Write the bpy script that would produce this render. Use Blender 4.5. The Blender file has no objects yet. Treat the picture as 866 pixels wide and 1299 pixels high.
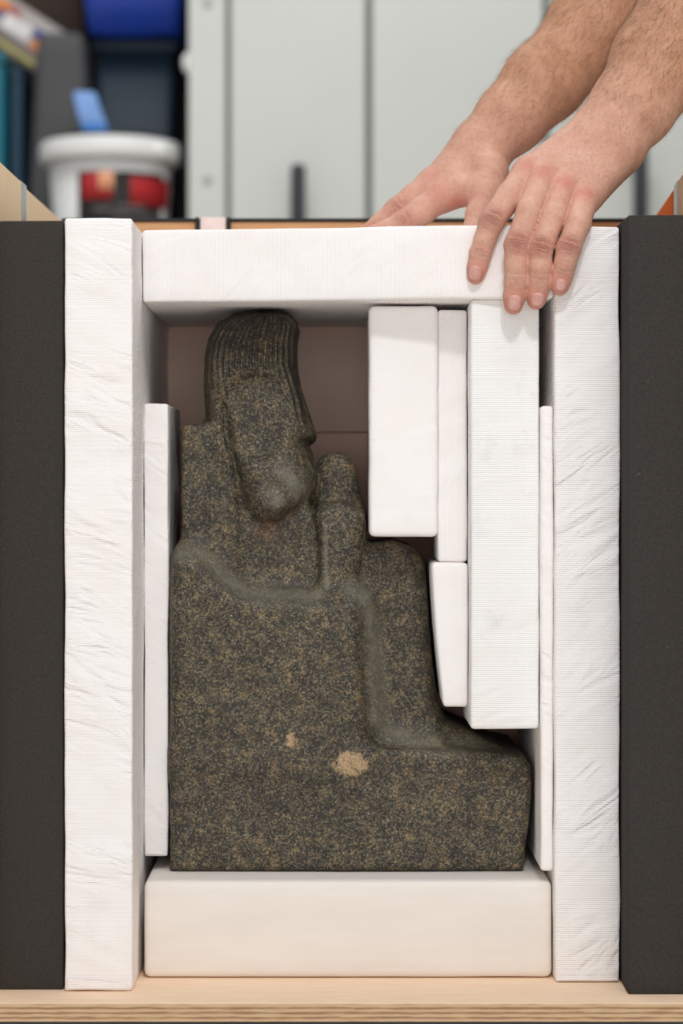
import bpy, bmesh, math, random
import numpy as np
from mathutils import Vector, Matrix, noise as mnoise

# ------------------------------------------------------------------ camera, world, lights, exposure
F_PX = 2923.0          # focal length in pixels of the 866 wide frame
CAM_Y = -1.9
CAM_Z = 0.408
HORIZON = 630.0        # picture row of the eye level
scn = bpy.context.scene
col = scn.collection
cam_d = bpy.data.cameras.new('camera')
cam = bpy.data.objects.new('camera', cam_d)
col.objects.link(cam)
cam.location = (0, CAM_Y, CAM_Z)
cam.rotation_euler = (math.pi / 2, 0, 0)
cam_d.sensor_fit = 'HORIZONTAL'
cam_d.sensor_width = 24.0
cam_d.lens = 24.0 * F_PX / 866.0
cam_d.shift_x = 0.0
cam_d.shift_y = -(649.5 - HORIZON) / 1299.0 * 1.5
cam_d.clip_start = 0.05
cam_d.clip_end = 60
cam_d.dof.use_dof = True
cam_d.dof.focus_distance = 1.965
cam_d.dof.aperture_fstop = 4.4
scn.camera = cam

world = bpy.data.worlds.new('workshop_ambient')
scn.world = world
world.use_nodes = True
wb = world.node_tree.nodes['Background']
wb.inputs[0].default_value = (1.0, 0.972, 0.955, 1)
wb.inputs[1].default_value = 0.53


def area(name, loc, target, size, sizey, power, color):
    l = bpy.data.lights.new(name, 'AREA')
    l.shape = 'RECTANGLE'
    l.size = size
    l.size_y = sizey
    l.energy = power
    l.color = color
    o = bpy.data.objects.new(name, l)
    col.objects.link(o)
    o.location = loc
    o.rotation_euler = (Vector(target) - Vector(loc)).to_track_quat('-Z', 'Y').to_euler()
    return o


area('ceiling_light_front', (0.20, -1.83, 2.42), (0, 0.05, 0.45), 0.20, 0.20, 24.0, (0.97, 0.985, 1.0))
area('ceiling_light_near', (0.15, -0.78, 2.95), (0, 0.05, 0.45), 0.9, 0.4, 5.0, (0.97, 0.985, 1.0))
area('overhead_fill', (0.2, -1.9, 2.9), (0.2, -1.9, 0), 3.6, 2.4, 26.0, (0.985, 0.985, 0.985))  # added overhead fill, lights the floor for bounce and lifts the ledge
area('front_fill_light', (0.05, -5.0, 0.70), (0, 0.1, 0.45), 2.4, 1.4, 47.0, (0.97, 0.985, 1.0))  # added frontal fill behind the camera, brightens the cavity around the statue
area('ceiling_light_back', (-0.2, 1.2, 3.3), (-0.1, 2.6, 0.9), 1.6, 0.6, 44.0, (0.97, 1.0, 0.985))
scn.view_settings.view_transform = 'Standard'
scn.view_settings.look = 'None'
scn.view_settings.gamma = 1.0
scn.view_settings.use_curve_mapping = False
scn.view_settings.exposure = -0.17
scn.cycles.max_bounces = 16
scn.cycles.diffuse_bounces = 10


# ------------------------------------------------------------------ helpers
def P(px, py, Y):
    """world point seen at column px, row py of the photograph when it stands at depth Y"""
    d = Y - CAM_Y
    return Vector(((px - 433.0) * d / F_PX, Y, CAM_Z + (HORIZON - py) * d / F_PX))


def PX(px, Y):
    return (px - 433.0) * (Y - CAM_Y) / F_PX


def PZ(py, Y):
    return CAM_Z + (HORIZON - py) * (Y - CAM_Y) / F_PX


def srgb(r, g, b):
    def f(c):
        c /= 255.0
        return c / 12.92 if c <= 0.04045 else ((c + 0.055) / 1.055) ** 2.4
    return (f(r), f(g), f(b), 1.0)


class NT:
    """small node-tree writer"""
    def __init__(self, name):
        self.m = bpy.data.materials.new(name)
        self.m.use_nodes = True
        self.t = self.m.node_tree
        self.b = self.t.nodes['Principled BSDF']

    def n(self, kind, **kw):
        nd = self.t.nodes.new(kind)
        for k, v in kw.items():
            if k.startswith('i_'):
                key = k[2:]
                key = int(key) if key.isdigit() else key
                self.put(nd.inputs[key], v)
            else:
                setattr(nd, k, v)
        return nd

    def put(self, sock, v):
        if hasattr(v, 'is_linked') or hasattr(v, 'links'):
            self.t.links.new(v, sock)
        else:
            sock.default_value = v

    def coord(self, scale=(1, 1, 1), rot=(0, 0, 0)):
        c = self.n('ShaderNodeTexCoord')
        mp = self.n('ShaderNodeMapping')
        self.put(mp.inputs['Vector'], c.outputs['Object'])
        mp.inputs['Scale'].default_value = scale
        mp.inputs['Rotation'].default_value = rot
        return mp.outputs[0]

    def noise(self, vec, scale, detail=3, rough=0.5, dist=0.0):
        nd = self.n('ShaderNodeTexNoise')
        self.put(nd.inputs['Vector'], vec)
        nd.inputs['Scale'].default_value = scale
        nd.inputs['Detail'].default_value = detail
        nd.inputs['Roughness'].default_value = rough
        nd.inputs['Distortion'].default_value = dist
        return nd.outputs['Fac']

    def ramp(self, fac, stops):
        nd = self.n('ShaderNodeValToRGB')
        self.put(nd.inputs[0], fac)
        e = nd.color_ramp.elements
        while len(e) < len(stops):
            e.new(0.5)
        for i, (p, c) in enumerate(stops):
            e[i].position = p
            e[i].color = c if len(c) == 4 else (*c, 1)
        return nd.outputs[0]

    def math(self, op, a, b=0.0, c=0.0):
        nd = self.n('ShaderNodeMath', operation=op)
        self.put(nd.inputs[0], a)
        self.put(nd.inputs[1], b)
        self.put(nd.inputs[2], c)
        return nd.outputs[0]

    def mix(self, fac, a, b, blend='MIX'):
        nd = self.n('ShaderNodeMix', data_type='RGBA', blend_type=blend)
        self.put(nd.inputs['Factor'], fac)
        self.put(nd.inputs['A'], a)
        self.put(nd.inputs['B'], b)
        return nd.outputs['Result']

    def attr(self, name):
        nd = self.n('ShaderNodeAttribute', attribute_name=name)
        return nd.outputs['Fac']

    def bump(self, height, strength=0.5, dist=0.001, normal=None):
        nd = self.n('ShaderNodeBump')
        nd.inputs['Strength'].default_value = strength
        nd.inputs['Distance'].default_value = dist
        self.put(nd.inputs['Height'], height)
        if normal is not None:
            self.put(nd.inputs['Normal'], normal)
        return nd.outputs[0]

    def done(self, color=None, rough=0.6, normal=None, **kw):
        if color is not None:
            self.put(self.b.inputs['Base Color'], color)
        self.put(self.b.inputs['Roughness'], rough)
        if normal is not None:
            self.put(self.b.inputs['Normal'], normal)
        for k, v in kw.items():
            self.put(self.b.inputs[k.replace('_', ' ')], v)
        return self.m


def plain(name, rgb, rough=0.6, metallic=0.0, var=0.12, scale=30.0):
    t = NT(name)
    v = t.coord()
    f = t.noise(v, scale, 4, 0.6)
    c = srgb(*rgb)
    lo = tuple(x * (1 - var) for x in c[:3]) + (1,)
    hi = tuple(min(1, x * (1 + var)) for x in c[:3]) + (1,)
    return t.done(t.ramp(f, [(0.3, lo), (0.7, hi)]), rough, Metallic=metallic)


# ---- wrapped foam: white fleece with a fine woven grid, wrinkles and grey smudges
def wrap_mat(name, base, wr_amp, wr_rot, wr_scale, seed, smudge=0.5, weave=0.35, across=0.8):
    t = NT(name)
    v = t.coord()
    loc = t.n('ShaderNodeMapping')
    t.put(loc.inputs['Vector'], v)
    loc.inputs['Location'].default_value = (seed * 1.7, seed * 0.9, seed * 2.3)
    v = loc.outputs[0]
    sm = t.noise(v, 26, 3, 0.5)
    lines = t.n('ShaderNodeTexWave', wave_type='BANDS', bands_direction='Z', wave_profile='SIN')
    t.put(lines.inputs['Vector'], v)
    lines.inputs['Scale'].default_value = 180
    lines.inputs['Distortion'].default_value = 0.5
    lines.inputs['Detail'].default_value = 1
    lines.inputs['Detail Scale'].default_value = 0.6
    vert = t.n('ShaderNodeTexWave', wave_type='BANDS', bands_direction='X', wave_profile='SIN')
    t.put(vert.inputs['Vector'], v)
    vert.inputs['Scale'].default_value = 180
    vert.inputs['Distortion'].default_value = 0.6
    vert.inputs['Detail'].default_value = 1
    vert.inputs['Detail Scale'].default_value = 0.6
    grid = t.math('ADD', t.math('MULTIPLY', lines.outputs['Fac'], across), t.math('MULTIPLY', vert.outputs['Fac'], 1.0 - across))
    # wrinkles: ridged, stretched noise in a turned frame
    mp = t.n('ShaderNodeMapping')
    t.put(mp.inputs['Vector'], v)
    mp.inputs['Rotation'].default_value = (0, wr_rot, 0)
    ms = t.n('ShaderNodeMapping')
    t.put(ms.inputs['Vector'], mp.outputs[0])
    ms.inputs['Scale'].default_value = (0.30, 1, 1)
    mp = ms
    w1 = t.noise(mp.outputs[0], wr_scale, 2.0, 0.5, 0.9)
    rid = t.math('SUBTRACT', 1.0, t.math('MULTIPLY', t.math('ABSOLUTE', t.math('SUBTRACT', w1, 0.5)), 5.0))
    rid = t.math('MAXIMUM', rid, 0.0)
    rid = t.math('SMOOTH_MIN', rid, 0.85, 0.3)
    gate = t.ramp(t.noise(v, 16, 2, 0.5), [(0.42, (0, 0, 0, 1)), (0.6, (1, 1, 1, 1))])
    rid = t.math('MULTIPLY', rid, gate)
    fine = t.noise(v, 700, 2, 0.6)
    soft = t.noise(mp.outputs[0], wr_scale * 0.5, 2, 0.5, 0.4)
    n1 = t.bump(soft, 0.6, 0.006 * wr_amp)
    n2 = t.bump(rid, 0.9, 0.0022 * wr_amp, n1)
    n3 = t.bump(grid, weave, 0.00042, n2)
    n4 = t.bump(fine, 0.25, 0.0002, n3)
    b = srgb(*base)
    # grey smudges where the core shows through the weave
    smf = t.ramp(t.noise(v, 21, 4, 0.65), [(0.6, (0, 0, 0, 1)), (0.75, (1, 1, 1, 1))])
    smf = t.math('MULTIPLY', t.math('MULTIPLY', smf, t.math('SUBTRACT', 1.0, grid)), smudge)
    c = t.mix(smf, b, srgb(176, 176, 180))
    warm = t.ramp(sm, [(0.35, b), (0.7, tuple(x * f for x, f in zip(b[:3], (0.985, 0.965, 0.95))) + (1,))])
    c = t.mix(smf, warm, srgb(178, 178, 182))
    return t.done(c, 0.62, n4, Specular_IOR_Level=0.25)


M = {}
M['wrap_left'] = wrap_mat('wrap_left', (244, 241, 240), 0.8, -0.3, 54, 1, 0.3, 0.5)
M['wrap_right'] = wrap_mat('wrap_right', (244, 241, 240), 0.85, 0.6, 46, 2, 0.3, 0.75)
M['wrap_top'] = wrap_mat('wrap_top', (244, 241, 240), 0.45, 0.8, 36, 3, 0.4, 0.45, 0.2)
M['wrap_a'] = wrap_mat('wrap_a', (244, 241, 240), 0.4, 0.3, 34, 4, 0.15, 0.3, 0.5)
M['wrap_b'] = wrap_mat('wrap_b', (244, 241, 240), 0.7, 0.95, 30, 5, 0.5, 0.45, 0.25)
M['wrap_c'] = wrap_mat('wrap_c', (245, 244, 243), 0.4, 0.3, 34, 6, 0.45, 0.75)
M['wrap_d'] = wrap_mat('wrap_d', (244, 241, 240), 0.5, -0.6, 44, 7, 0.1, 0.3)


def cream_mat():
    t = NT('cream_foam')
    v = t.coord()
    mp = t.n('ShaderNodeMapping')
    t.put(mp.inputs['Vector'], v)
    mp.inputs['Scale'].default_value = (0.2, 1, 1)
    f = t.noise(mp.outputs[0], 40, 4, 0.6)
    c = t.ramp(f, [(0.3, srgb(228, 221, 213)), (0.7, srgb(236, 230, 223))])
    g = t.noise(mp.outputs[0], 260, 3, 0.6)
    return t.done(c, 0.6, t.bump(g, 0.25, 0.0006), Specular_IOR_Level=0.3)


M['cream'] = cream_mat()


def foam_mat():
    t = NT('charcoal_foam')
    v = t.coord()
    f = t.noise(v, 520, 4, 0.75)
    big = t.noise(v, 9, 3, 0.5)
    c = t.ramp(f, [(0.3, srgb(50, 47, 45)), (0.7, srgb(70, 66, 63))])
    c = t.mix(t.math('MULTIPLY', big, 0.35), c, srgb(52, 49, 46))
    sp = t.ramp(t.noise(v, 170, 1, 0.3), [(0.80, (0, 0, 0, 1)), (0.84, (1, 1, 1, 1))])
    c = t.mix(t.math('MULTIPLY', sp, 0.3), c, srgb(120, 116, 110))
    return t.done(c, 0.95, t.bump(f, 0.5, 0.0006), Specular_IOR_Level=0.15)


M['foam'] = foam_mat()


def mauve_mat(name, a, b):
    t = NT(name)
    v = t.coord()
    f = t.noise(v, 14, 4, 0.55)
    c = t.ramp(f, [(0.3, srgb(*a)), (0.7, srgb(*b))])
    return t.done(c, 0.9, t.bump(t.noise(v, 40, 3, 0.5), 0.4, 0.002), Specular_IOR_Level=0.15)


M['mauve'] = mauve_mat('mauve_foam', (238, 207, 190), (245, 217, 200))
M['mauve_pale'] = mauve_mat('mauve_foam_pale', (243, 200, 184), (248, 210, 195))


def wood_mat(name, a, b, rot=(0, 0, 0), sc=(1, 1, 14), knots=True, rough=0.8):
    t = NT(name)
    v = t.coord(sc, rot)
    f = t.noise(v, 9, 5, 0.6, 0.6)
    c = t.ramp(f, [(0.25, srgb(*a)), (0.75, srgb(*b))])
    return t.done(c, rough, t.bump(f, 0.25, 0.0008), Specular_IOR_Level=0.12)


M['birch'] = wood_mat('birch_plywood', (236, 204, 172), (246, 222, 196), sc=(2, 16, 16))
M['birch_side'] = wood_mat('birch_side', (253, 222, 180), (255, 236, 204), sc=(14, 16, 1.5))
M['wood_orange'] = wood_mat('stained_wood', (244, 112, 44), (252, 140, 66), sc=(14, 10, 1.5), rough=0.8)
M['wood_back'] = wood_mat('back_panel_wood', (205, 152, 108), (222, 174, 130), sc=(1, 10, 12))


def ply_mat():
    t = NT('plywood_edge')
    v = t.coord((0.05, 1, 1))
    w = t.n('ShaderNodeTexWave', wave_type='BANDS', bands_direction='Z', wave_profile='SIN')
    t.put(w.inputs['Vector'], v)
    w.inputs['Scale'].default_value = 80
    w.inputs['Distortion'].default_value = 3.0
    w.inputs['Detail'].default_value = 3
    w.inputs['Detail Scale'].default_value = 12
    g = t.noise(t.coord((3, 1, 60)), 12, 4, 0.7)
    c = t.ramp(w.outputs['Fac'], [(0.08, srgb(150, 114, 80)), (0.4, srgb(198, 164, 124)), (0.8, srgb(216, 186, 148))])
    c = t.mix(t.math('MULTIPLY', g, 0.5), c, srgb(156, 122, 86))
    return t.done(c, 0.75, t.bump(g, 0.4, 0.001))


M['ply_edge'] = ply_mat()
M['black_rubber'] = plain('black_rubber', (26, 25, 25), 0.7)
M['zinc'] = plain('zinc_strip', (186, 196, 206), 0.28, 0.85, 0.2, 60)
M['latch'] = plain('latch_plate', (226, 206, 200), 0.35, 0.2)
M['table_dark'] = plain('dark_table', (52, 52, 56), 0.5)
M['locker'] = plain('locker_paint', (198, 200, 195), 0.45, 0, 0.03, 3)
M['locker_groove'] = plain('locker_groove', (128, 134, 130), 0.6, 0, 0.04)
M['rivet'] = plain('rivet_paint', (172, 175, 171), 0.4)
M['handle'] = plain('handle_plastic', (36, 39, 43), 0.45)  # dark sheet put in for the shade inside the enclosed shelf
M['white_plastic'] = plain('white_plastic', (226, 226, 224), 0.35, 0, 0.04)
M['blue_plastic'] = plain('blue_plastic', (30, 66, 172), 0.4, 0, 0.08, 6)
M['petrol_plastic'] = plain('petrol_plastic', (16, 38, 54), 0.6, 0, 0.08, 6)
M['teal_plastic'] = plain('teal_plastic', (0, 104, 122), 0.45, 0, 0.08, 6)
M['teal_dark'] = plain('teal_dark_plastic', (0, 52, 74), 0.5, 0, 0.08, 6)
M['grey_fabric'] = plain('grey_plastic', (72, 72, 74), 0.7, 0, 0.1, 8)
M['brown_dark'] = plain('dark_brown_card', (50, 34, 24), 0.8)
M['carton'] = plain('grey_carton', (176, 168, 164), 0.7, 0, 0.08, 8)
M['carton_side'] = plain('carton_side', (112, 104, 100), 0.7, 0, 0.08, 8)
M['ink_orange'] = plain('ink_orange', (222, 130, 54), 0.6)
M['ink_yellow'] = plain('ink_yellow', (178, 166, 92), 0.6)
M['ink_red'] = plain('ink_red', (164, 20, 28), 0.6)
M['ink_blue'] = plain('ink_blue', (60, 72, 140), 0.6)
M['ink_white'] = plain('ink_white', (226, 222, 220), 0.6)
M['ink_black'] = plain('ink_black', (12, 9, 9), 0.7)
M['ink_tan'] = plain('ink_tan', (224, 160, 120), 0.5)
M['ink_grey'] = plain('ink_grey', (84, 78, 78), 0.6)
M['sky_cloth'] = plain('pale_blue_cloth', (128, 166, 226), 0.7, 0, 0.15, 12)
M['sky_cloth2'] = plain('bright_blue_cloth', (60, 140, 226), 0.7, 0, 0.1, 12)
M['shelf_metal'] = plain('shelf_metal', (40, 44, 50), 0.5)
M['wall'] = plain('wall_paint', (70, 70, 72), 0.9, 0, 0.03, 3)
M['floor'] = plain('floor_resin', (240, 234, 226), 0.6, 0, 0.03, 4)


def link(name, me, mat, parent=None, smooth=True):
    o = bpy.data.objects.new(name, me)
    col.objects.link(o)
    if mat is not None:
        if isinstance(mat, (list, tuple)):
            for m in mat:
                me.materials.append(m)
        else:
            me.materials.append(mat)
    if smooth:
        me.polygons.foreach_set('use_smooth', [True] * len(me.polygons))
    if parent is not None:
        o.parent = parent
        o.matrix_parent_inverse = Matrix.Identity(4)
    return o


def tag(o, label, cat, group=None, kind=None):
    if label:
        o['label'] = label
    if cat:
        o['category'] = cat
    if group:
        o['group'] = group
    if kind:
        o['kind'] = kind
    return o


def empty(name, loc):
    o = bpy.data.objects.new(name, None)
    col.objects.link(o)
    o.location = loc
    o.empty_display_size = 0.05
    return o


def mesh_from(verts, faces, name='mesh'):
    me = bpy.data.meshes.new(name)
    me.from_pydata([tuple(v) for v in verts], [], [tuple(f) for f in faces])
    me.update()
    return me


def box_mesh(x0, x1, y0, y1, z0, z1, bev=0.0, seg=2):
    bm = bmesh.new()
    bmesh.ops.create_cube(bm, size=1.0)
    for v in bm.verts:
        v.co = Vector(((x0 + x1) / 2 + v.co.x * (x1 - x0), (y0 + y1) / 2 + v.co.y * (y1 - y0), (z0 + z1) / 2 + v.co.z * (z1 - z0)))
    if bev:
        bmesh.ops.bevel(bm, geom=list(bm.edges), offset=bev, segments=seg, profile=0.5, affect='EDGES')
    me = bpy.data.meshes.new('box')
    bm.to_mesh(me)
    bm.free()
    return me


def box(name, dims, mat, parent=None, bev=0.002, seg=2, origin=None, smooth=False):
    """box given in world coordinates; its origin (or its parent's) is taken off so that parts sit right"""
    x0, x1, y0, y1, z0, z1 = dims
    off = Vector((0, 0, 0))
    if parent is not None:
        off = parent.location if parent.parent is None else parent.parent.location + parent.location
    me = box_mesh(x0, x1, y0, y1, z0, z1, bev, seg)
    me.transform(Matrix.Translation(-off))
    o = link(name, me, mat, parent, smooth)
    return o


def rounded_box(x0, x1, y0, y1, z0, z1, r, step, warp, seed, deform=None):
    """box with soft rounded edges and slightly uneven faces; z0 side stays flat enough to stand on"""
    sx, sy, sz = x1 - x0, y1 - y0, z1 - z0
    c = Vector(((x0 + x1) / 2, (y0 + y1) / 2, (z0 + z1) / 2))
    bm = bmesh.new()

    def ticks(s):
        # extra lines close to the rounded edges
        inner = list(np.linspace(r, s - r, max(2, int((s - 2 * r) / step) + 1)))
        return [0, 0.15 * r, 0.45 * r] + inner + [s - 0.45 * r, s - 0.15 * r, s]
    tx, ty, tz = ticks(sx), ticks(sy), ticks(sz)
    cache = {}

    def vert(i, j, k):
        key = (i, j, k)
        if key in cache:
            return cache[key]
        p = Vector((tx[i] - sx / 2, ty[j] - sy / 2, tz[k] - sz / 2))
        q = Vector((max(-sx / 2 + r, min(sx / 2 - r, p.x)), max(-sy / 2 + r, min(sy / 2 - r, p.y)), max(-sz / 2 + r, min(sz / 2 - r, p.z))))
        d = p - q
        nrm = d.normalized() if d.length > 1e-9 else Vector((0, 0, 1))
        p = q + nrm * r
        w = p + c
        h = mnoise.noise(w * 14 + Vector((seed * 7.1, 0, 0))) * warp + mnoise.noise(w * 45 + Vector((0, seed * 3.3, 0))) * warp * 0.45
        w = w + nrm * h
        if deform:
            w = deform(w)
        cache[key] = bm.verts.new(w)
        return cache[key]
    nx, ny, nz = len(tx) - 1, len(ty) - 1, len(tz) - 1
    for i in range(nx):
        for j in range(ny):
            bm.faces.new((vert(i, j, 0), vert(i, j + 1, 0), vert(i + 1, j + 1, 0), vert(i + 1, j, 0)))
            bm.faces.new((vert(i, j, nz), vert(i + 1, j, nz), vert(i + 1, j + 1, nz), vert(i, j + 1, nz)))
    for i in range(nx):
        for k in range(nz):
            bm.faces.new((vert(i, 0, k), vert(i + 1, 0, k), vert(i + 1, 0, k + 1), vert(i, 0, k + 1)))
            bm.faces.new((vert(i, ny, k), vert(i, ny, k + 1), vert(i + 1, ny, k + 1), vert(i + 1, ny, k)))
    for j in range(ny):
        for k in range(nz):
            bm.faces.new((vert(0, j, k), vert(0, j, k + 1), vert(0, j + 1, k + 1), vert(0, j + 1, k)))
            bm.faces.new((vert(nx, j, k), vert(nx, j + 1, k), vert(nx, j + 1, k + 1), vert(nx, j, k + 1)))
    me = bpy.data.meshes.new('pad')
    bm.to_mesh(me)
    bm.free()
    return me


def pad(name, dims, mat, label, cat, group=None, r=0.004, warp=0.0009, seed=0, deform=None, step=0.009):
    me = rounded_box(*dims, r, step, warp, seed, deform)
    return tag(link(name, me, mat), label, cat, group)


def flap(name, pts, parent, mat, thick=0.0009):
    """a folded corner of the wrapping: a thin wedge lying on the face of its pad"""
    n = (Vector(pts[1]) - Vector(pts[0])).cross(Vector(pts[2]) - Vector(pts[0])).normalized()
    if n.y > 0:
        n = -n
    a = [Vector(p) for p in pts]
    b = [p + n * thick for p in a]
    k = len(a)
    faces = [tuple(range(k)), tuple(range(2 * k - 1, k - 1, -1))] + [(i, (i + 1) % k, k + (i + 1) % k, k + i) for i in range(k)]
    me = mesh_from(a + b, faces)
    bm = bmesh.new()
    bm.from_mesh(me)
    bmesh.ops.recalc_face_normals(bm, faces=bm.faces)
    bm.to_mesh(me)
    bm.free()
    return link(name, me, mat, parent, False)


# ------------------------------------------------------------------ signed distance modelling (statue, arms)
class Field:
    def __init__(self, lo, hi, h):
        self.lo = np.array(lo, float)
        self.h = h
        self.n = np.ceil((np.array(hi) - self.lo) / h).astype(int) + 1
        self.D = np.full(tuple(self.n), 0.05, np.float32)

    def window(self, lo, hi):
        a = np.clip(np.floor((np.array(lo) - self.lo) / self.h).astype(int), 0, self.n - 1)
        b = np.clip(np.ceil((np.array(hi) - self.lo) / self.h).astype(int) + 1, 1, self.n)
        s = tuple(slice(i, j) for i, j in zip(a, b))
        ax = [(self.lo[k] + np.arange(a[k], b[k]) * self.h).astype(np.float32) for k in range(3)]
        return s, ax[0][:, None, None], ax[1][None, :, None], ax[2][None, None, :]

    def merge(self, s, d, k):
        a = self.D[s]
        if k <= 0:
            self.D[s] = np.minimum(a, d)
            return
        hh = np.maximum(k - np.abs(a - d), 0) / k
        self.D[s] = np.minimum(a, d) - hh * hh * k * 0.25

    def cone(self, a, b, ra, rb, k=0.004):
        a = np.array(a, float)
        b = np.array(b, float)
        m = max(ra, rb) + k + 0.004
        s, x, y, z = self.window(np.minimum(a, b) - m, np.maximum(a, b) + m)
        if 0 in self.D[s].shape:
            return
        ab = b - a
        L = max(1e-12, float(ab @ ab))
        t = np.clip(((x - a[0]) * ab[0] + (y - a[1]) * ab[1] + (z - a[2]) * ab[2]) / L, 0, 1)
        dx = x - a[0] - t * ab[0]
        dy = y - a[1] - t * ab[1]
        dz = z - a[2] - t * ab[2]
        self.merge(s, np.sqrt(dx * dx + dy * dy + dz * dz) - (ra + t * (rb - ra)), k)

    def prism(self, poly, y0, y1, r, k, cut=False):
        """outline in X-Z, standing from y0 to y1, all its edges rounded by r"""
        poly = np.array(poly, float)
        m = k + 0.006
        s, x, y, z = self.window((poly[:, 0].min() - m, y0 - m, poly[:, 1].min() - m), (poly[:, 0].max() + m, y1 + m, poly[:, 1].max() + m))
        px = x[:, 0, 0][:, None]
        pz = z[0, 0, :][None, :]
        d = np.full((px.shape[0], pz.shape[1]), 1e9)
        sgn = np.ones_like(d)
        n = len(poly)
        for i in range(n):
            vi, vj = poly[i], poly[i - 1]
            e = vj - vi
            wx, wz = px - vi[0], pz - vi[1]
            t = np.clip((wx * e[0] + wz * e[1]) / (e @ e), 0, 1)
            d = np.minimum(d, (wx - e[0] * t) ** 2 + (wz - e[1] * t) ** 2)
            c1 = pz >= vi[1]
            c2 = pz < vj[1]
            c3 = (e[0] * wz) > (e[1] * wx)
            flip = (c1 & c2 & c3) | (~c1 & ~c2 & ~c3)
            sgn = np.where(flip, -sgn, sgn)
        d2 = (sgn * np.sqrt(d) + r).astype(np.float32)[:, None, :]
        dy = (np.maximum(y0 - y, y - y1) + r).astype(np.float32)
        dd = np.minimum(np.maximum(d2, dy), 0) + np.sqrt(np.maximum(d2, 0) ** 2 + np.maximum(dy, 0) ** 2) - r
        if cut:
            a = self.D[s]
            hh = np.maximum(k - np.abs(a + dd), 0) / k
            self.D[s] = np.maximum(a, -dd) + hh * hh * k * 0.25
        else:
            self.merge(s, dd, k)

    def surface(self):
        """naive surface nets -> vertices, quads"""
        D = self.D
        ins = D < 0
        n = D.shape
        cell = tuple(k - 1 for k in n)
        corner = [(i, j, k) for i in (0, 1) for j in (0, 1) for k in (0, 1)]
        cnt = np.zeros(cell, np.int8)
        for i, j, k in corner:
            cnt += ins[i:i + cell[0], j:j + cell[1], k:k + cell[2]]
        act = (cnt > 0) & (cnt < 8)
        idx = np.argwhere(act)
        vals = {c: D[idx[:, 0] + c[0], idx[:, 1] + c[1], idx[:, 2] + c[2]].astype(float) for c in corner}
        acc = np.zeros((len(idx), 3))
        num = np.zeros(len(idx))
        for c in corner:
            for ax in range(3):
                if c[ax] == 0:
                    e = list(c)
                    e[ax] = 1
                    va, vb = vals[c], vals[tuple(e)]
                    m = (va < 0) != (vb < 0)
                    t = np.where(m, va / np.where(m, va - vb, 1), 0)
                    pt = np.tile(np.array(c, float), (len(idx), 1))
                    pt[:, ax] = t
                    acc += pt * m[:, None]
                    num += m
        V = (idx + acc / num[:, None]) * self.h + self.lo
        ids = np.full(cell, -1, np.int64)
        ids[tuple(idx.T)] = np.arange(len(idx))
        quads = []
        for ax in range(3):
            o1, o2 = (ax + 1) % 3, (ax + 2) % 3
            lo = [slice(1, n[q] - 1) for q in range(3)]
            lo[ax] = slice(0, n[ax] - 1)
            hi = list(lo)
            hi[ax] = slice(1, n[ax])
            a, b = ins[tuple(lo)], ins[tuple(hi)]
            e = np.argwhere(a != b)
            e1 = e.copy()
            for q in (o1, o2):
                e1[:, q] += 1
            up = a[tuple(e.T)]

            def at(d1, d2):
                w = e1.copy()
                w[:, o1] -= d1
                w[:, o2] -= d2
                return ids[tuple(w.T)]
            q = np.stack([at(1, 1), at(0, 1), at(0, 0), at(1, 0)], 1)
            q[~up] = q[~up][:, ::-1]
            quads.append(q)
        Q = np.concatenate(quads)
        Q = Q[(Q >= 0).all(1)]
        return V, Q


def mesh_np(V, Q):
    me = bpy.data.meshes.new('sdf')
    me.vertices.add(len(V))
    me.vertices.foreach_set('co', V.astype(np.float32).ravel())
    me.loops.add(Q.size)
    me.loops.foreach_set('vertex_index', Q.astype(np.int32).ravel())
    me.polygons.add(len(Q))
    me.polygons.foreach_set('loop_start', np.arange(0, Q.size, 4, dtype=np.int32))
    me.polygons.foreach_set('loop_total', np.full(len(Q), 4, np.int32))
    me.update(calc_edges=True)
    me.validate()
    return me


def relax(V, Q, n=2, f=0.5):
    e = np.concatenate([Q[:, [0, 1]], Q[:, [1, 2]], Q[:, [2, 3]], Q[:, [3, 0]]])
    deg = np.bincount(e[:, 0], minlength=len(V)) + np.bincount(e[:, 1], minlength=len(V))
    for _ in range(n):
        S = np.zeros_like(V)
        for k in range(3):
            S[:, k] = np.bincount(e[:, 0], V[e[:, 1], k], len(V)) + np.bincount(e[:, 1], V[e[:, 0], k], len(V))
        V = V * (1 - f) + f * S / np.maximum(deg, 1)[:, None]
    return V


def attr(me, name, arr):
    a = me.attributes.new(name, 'FLOAT', 'POINT')
    a.data.foreach_set('value', np.asarray(arr, np.float32))


# ------------------------------------------------------------------ the room
def structure(name, dims, mat, label=None):
    o = box(name, dims, mat, None, 0)
    o['kind'] = 'structure'
    if label:
        o['label'] = label
    return o


TABLE_TOP = -0.0155
FLOOR_Z = -0.16
structure('floor', (-4, 4.5, -3.5, 3.55, FLOOR_Z - 0.1, FLOOR_Z), M['floor'], 'near-white resin workshop floor')  # unseen floor, whitened to bounce light up under the lintel pad
structure('wall_back', (-4, 4.5, 3.45, 3.55, FLOOR_Z, 3.4), M['wall'], 'dark back wall of the workshop behind the shelves')

# low pallet under the crate
t = empty('pallet', (0, 0.2, FLOOR_Z))
tag(t, 'low dark grey pallet under the plywood crate', 'pallet')
box('deck', (-0.34, 0.35, -0.035, 0.50, TABLE_TOP - 0.030, TABLE_TOP), M['table_dark'], t, 0.003)
for sx in (-0.29, 0.0, 0.30):
    box('runner', (sx - 0.045, sx + 0.045, -0.030, 0.495, FLOOR_Z, TABLE_TOP - 0.030), M['table_dark'], t, 0.003)

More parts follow.
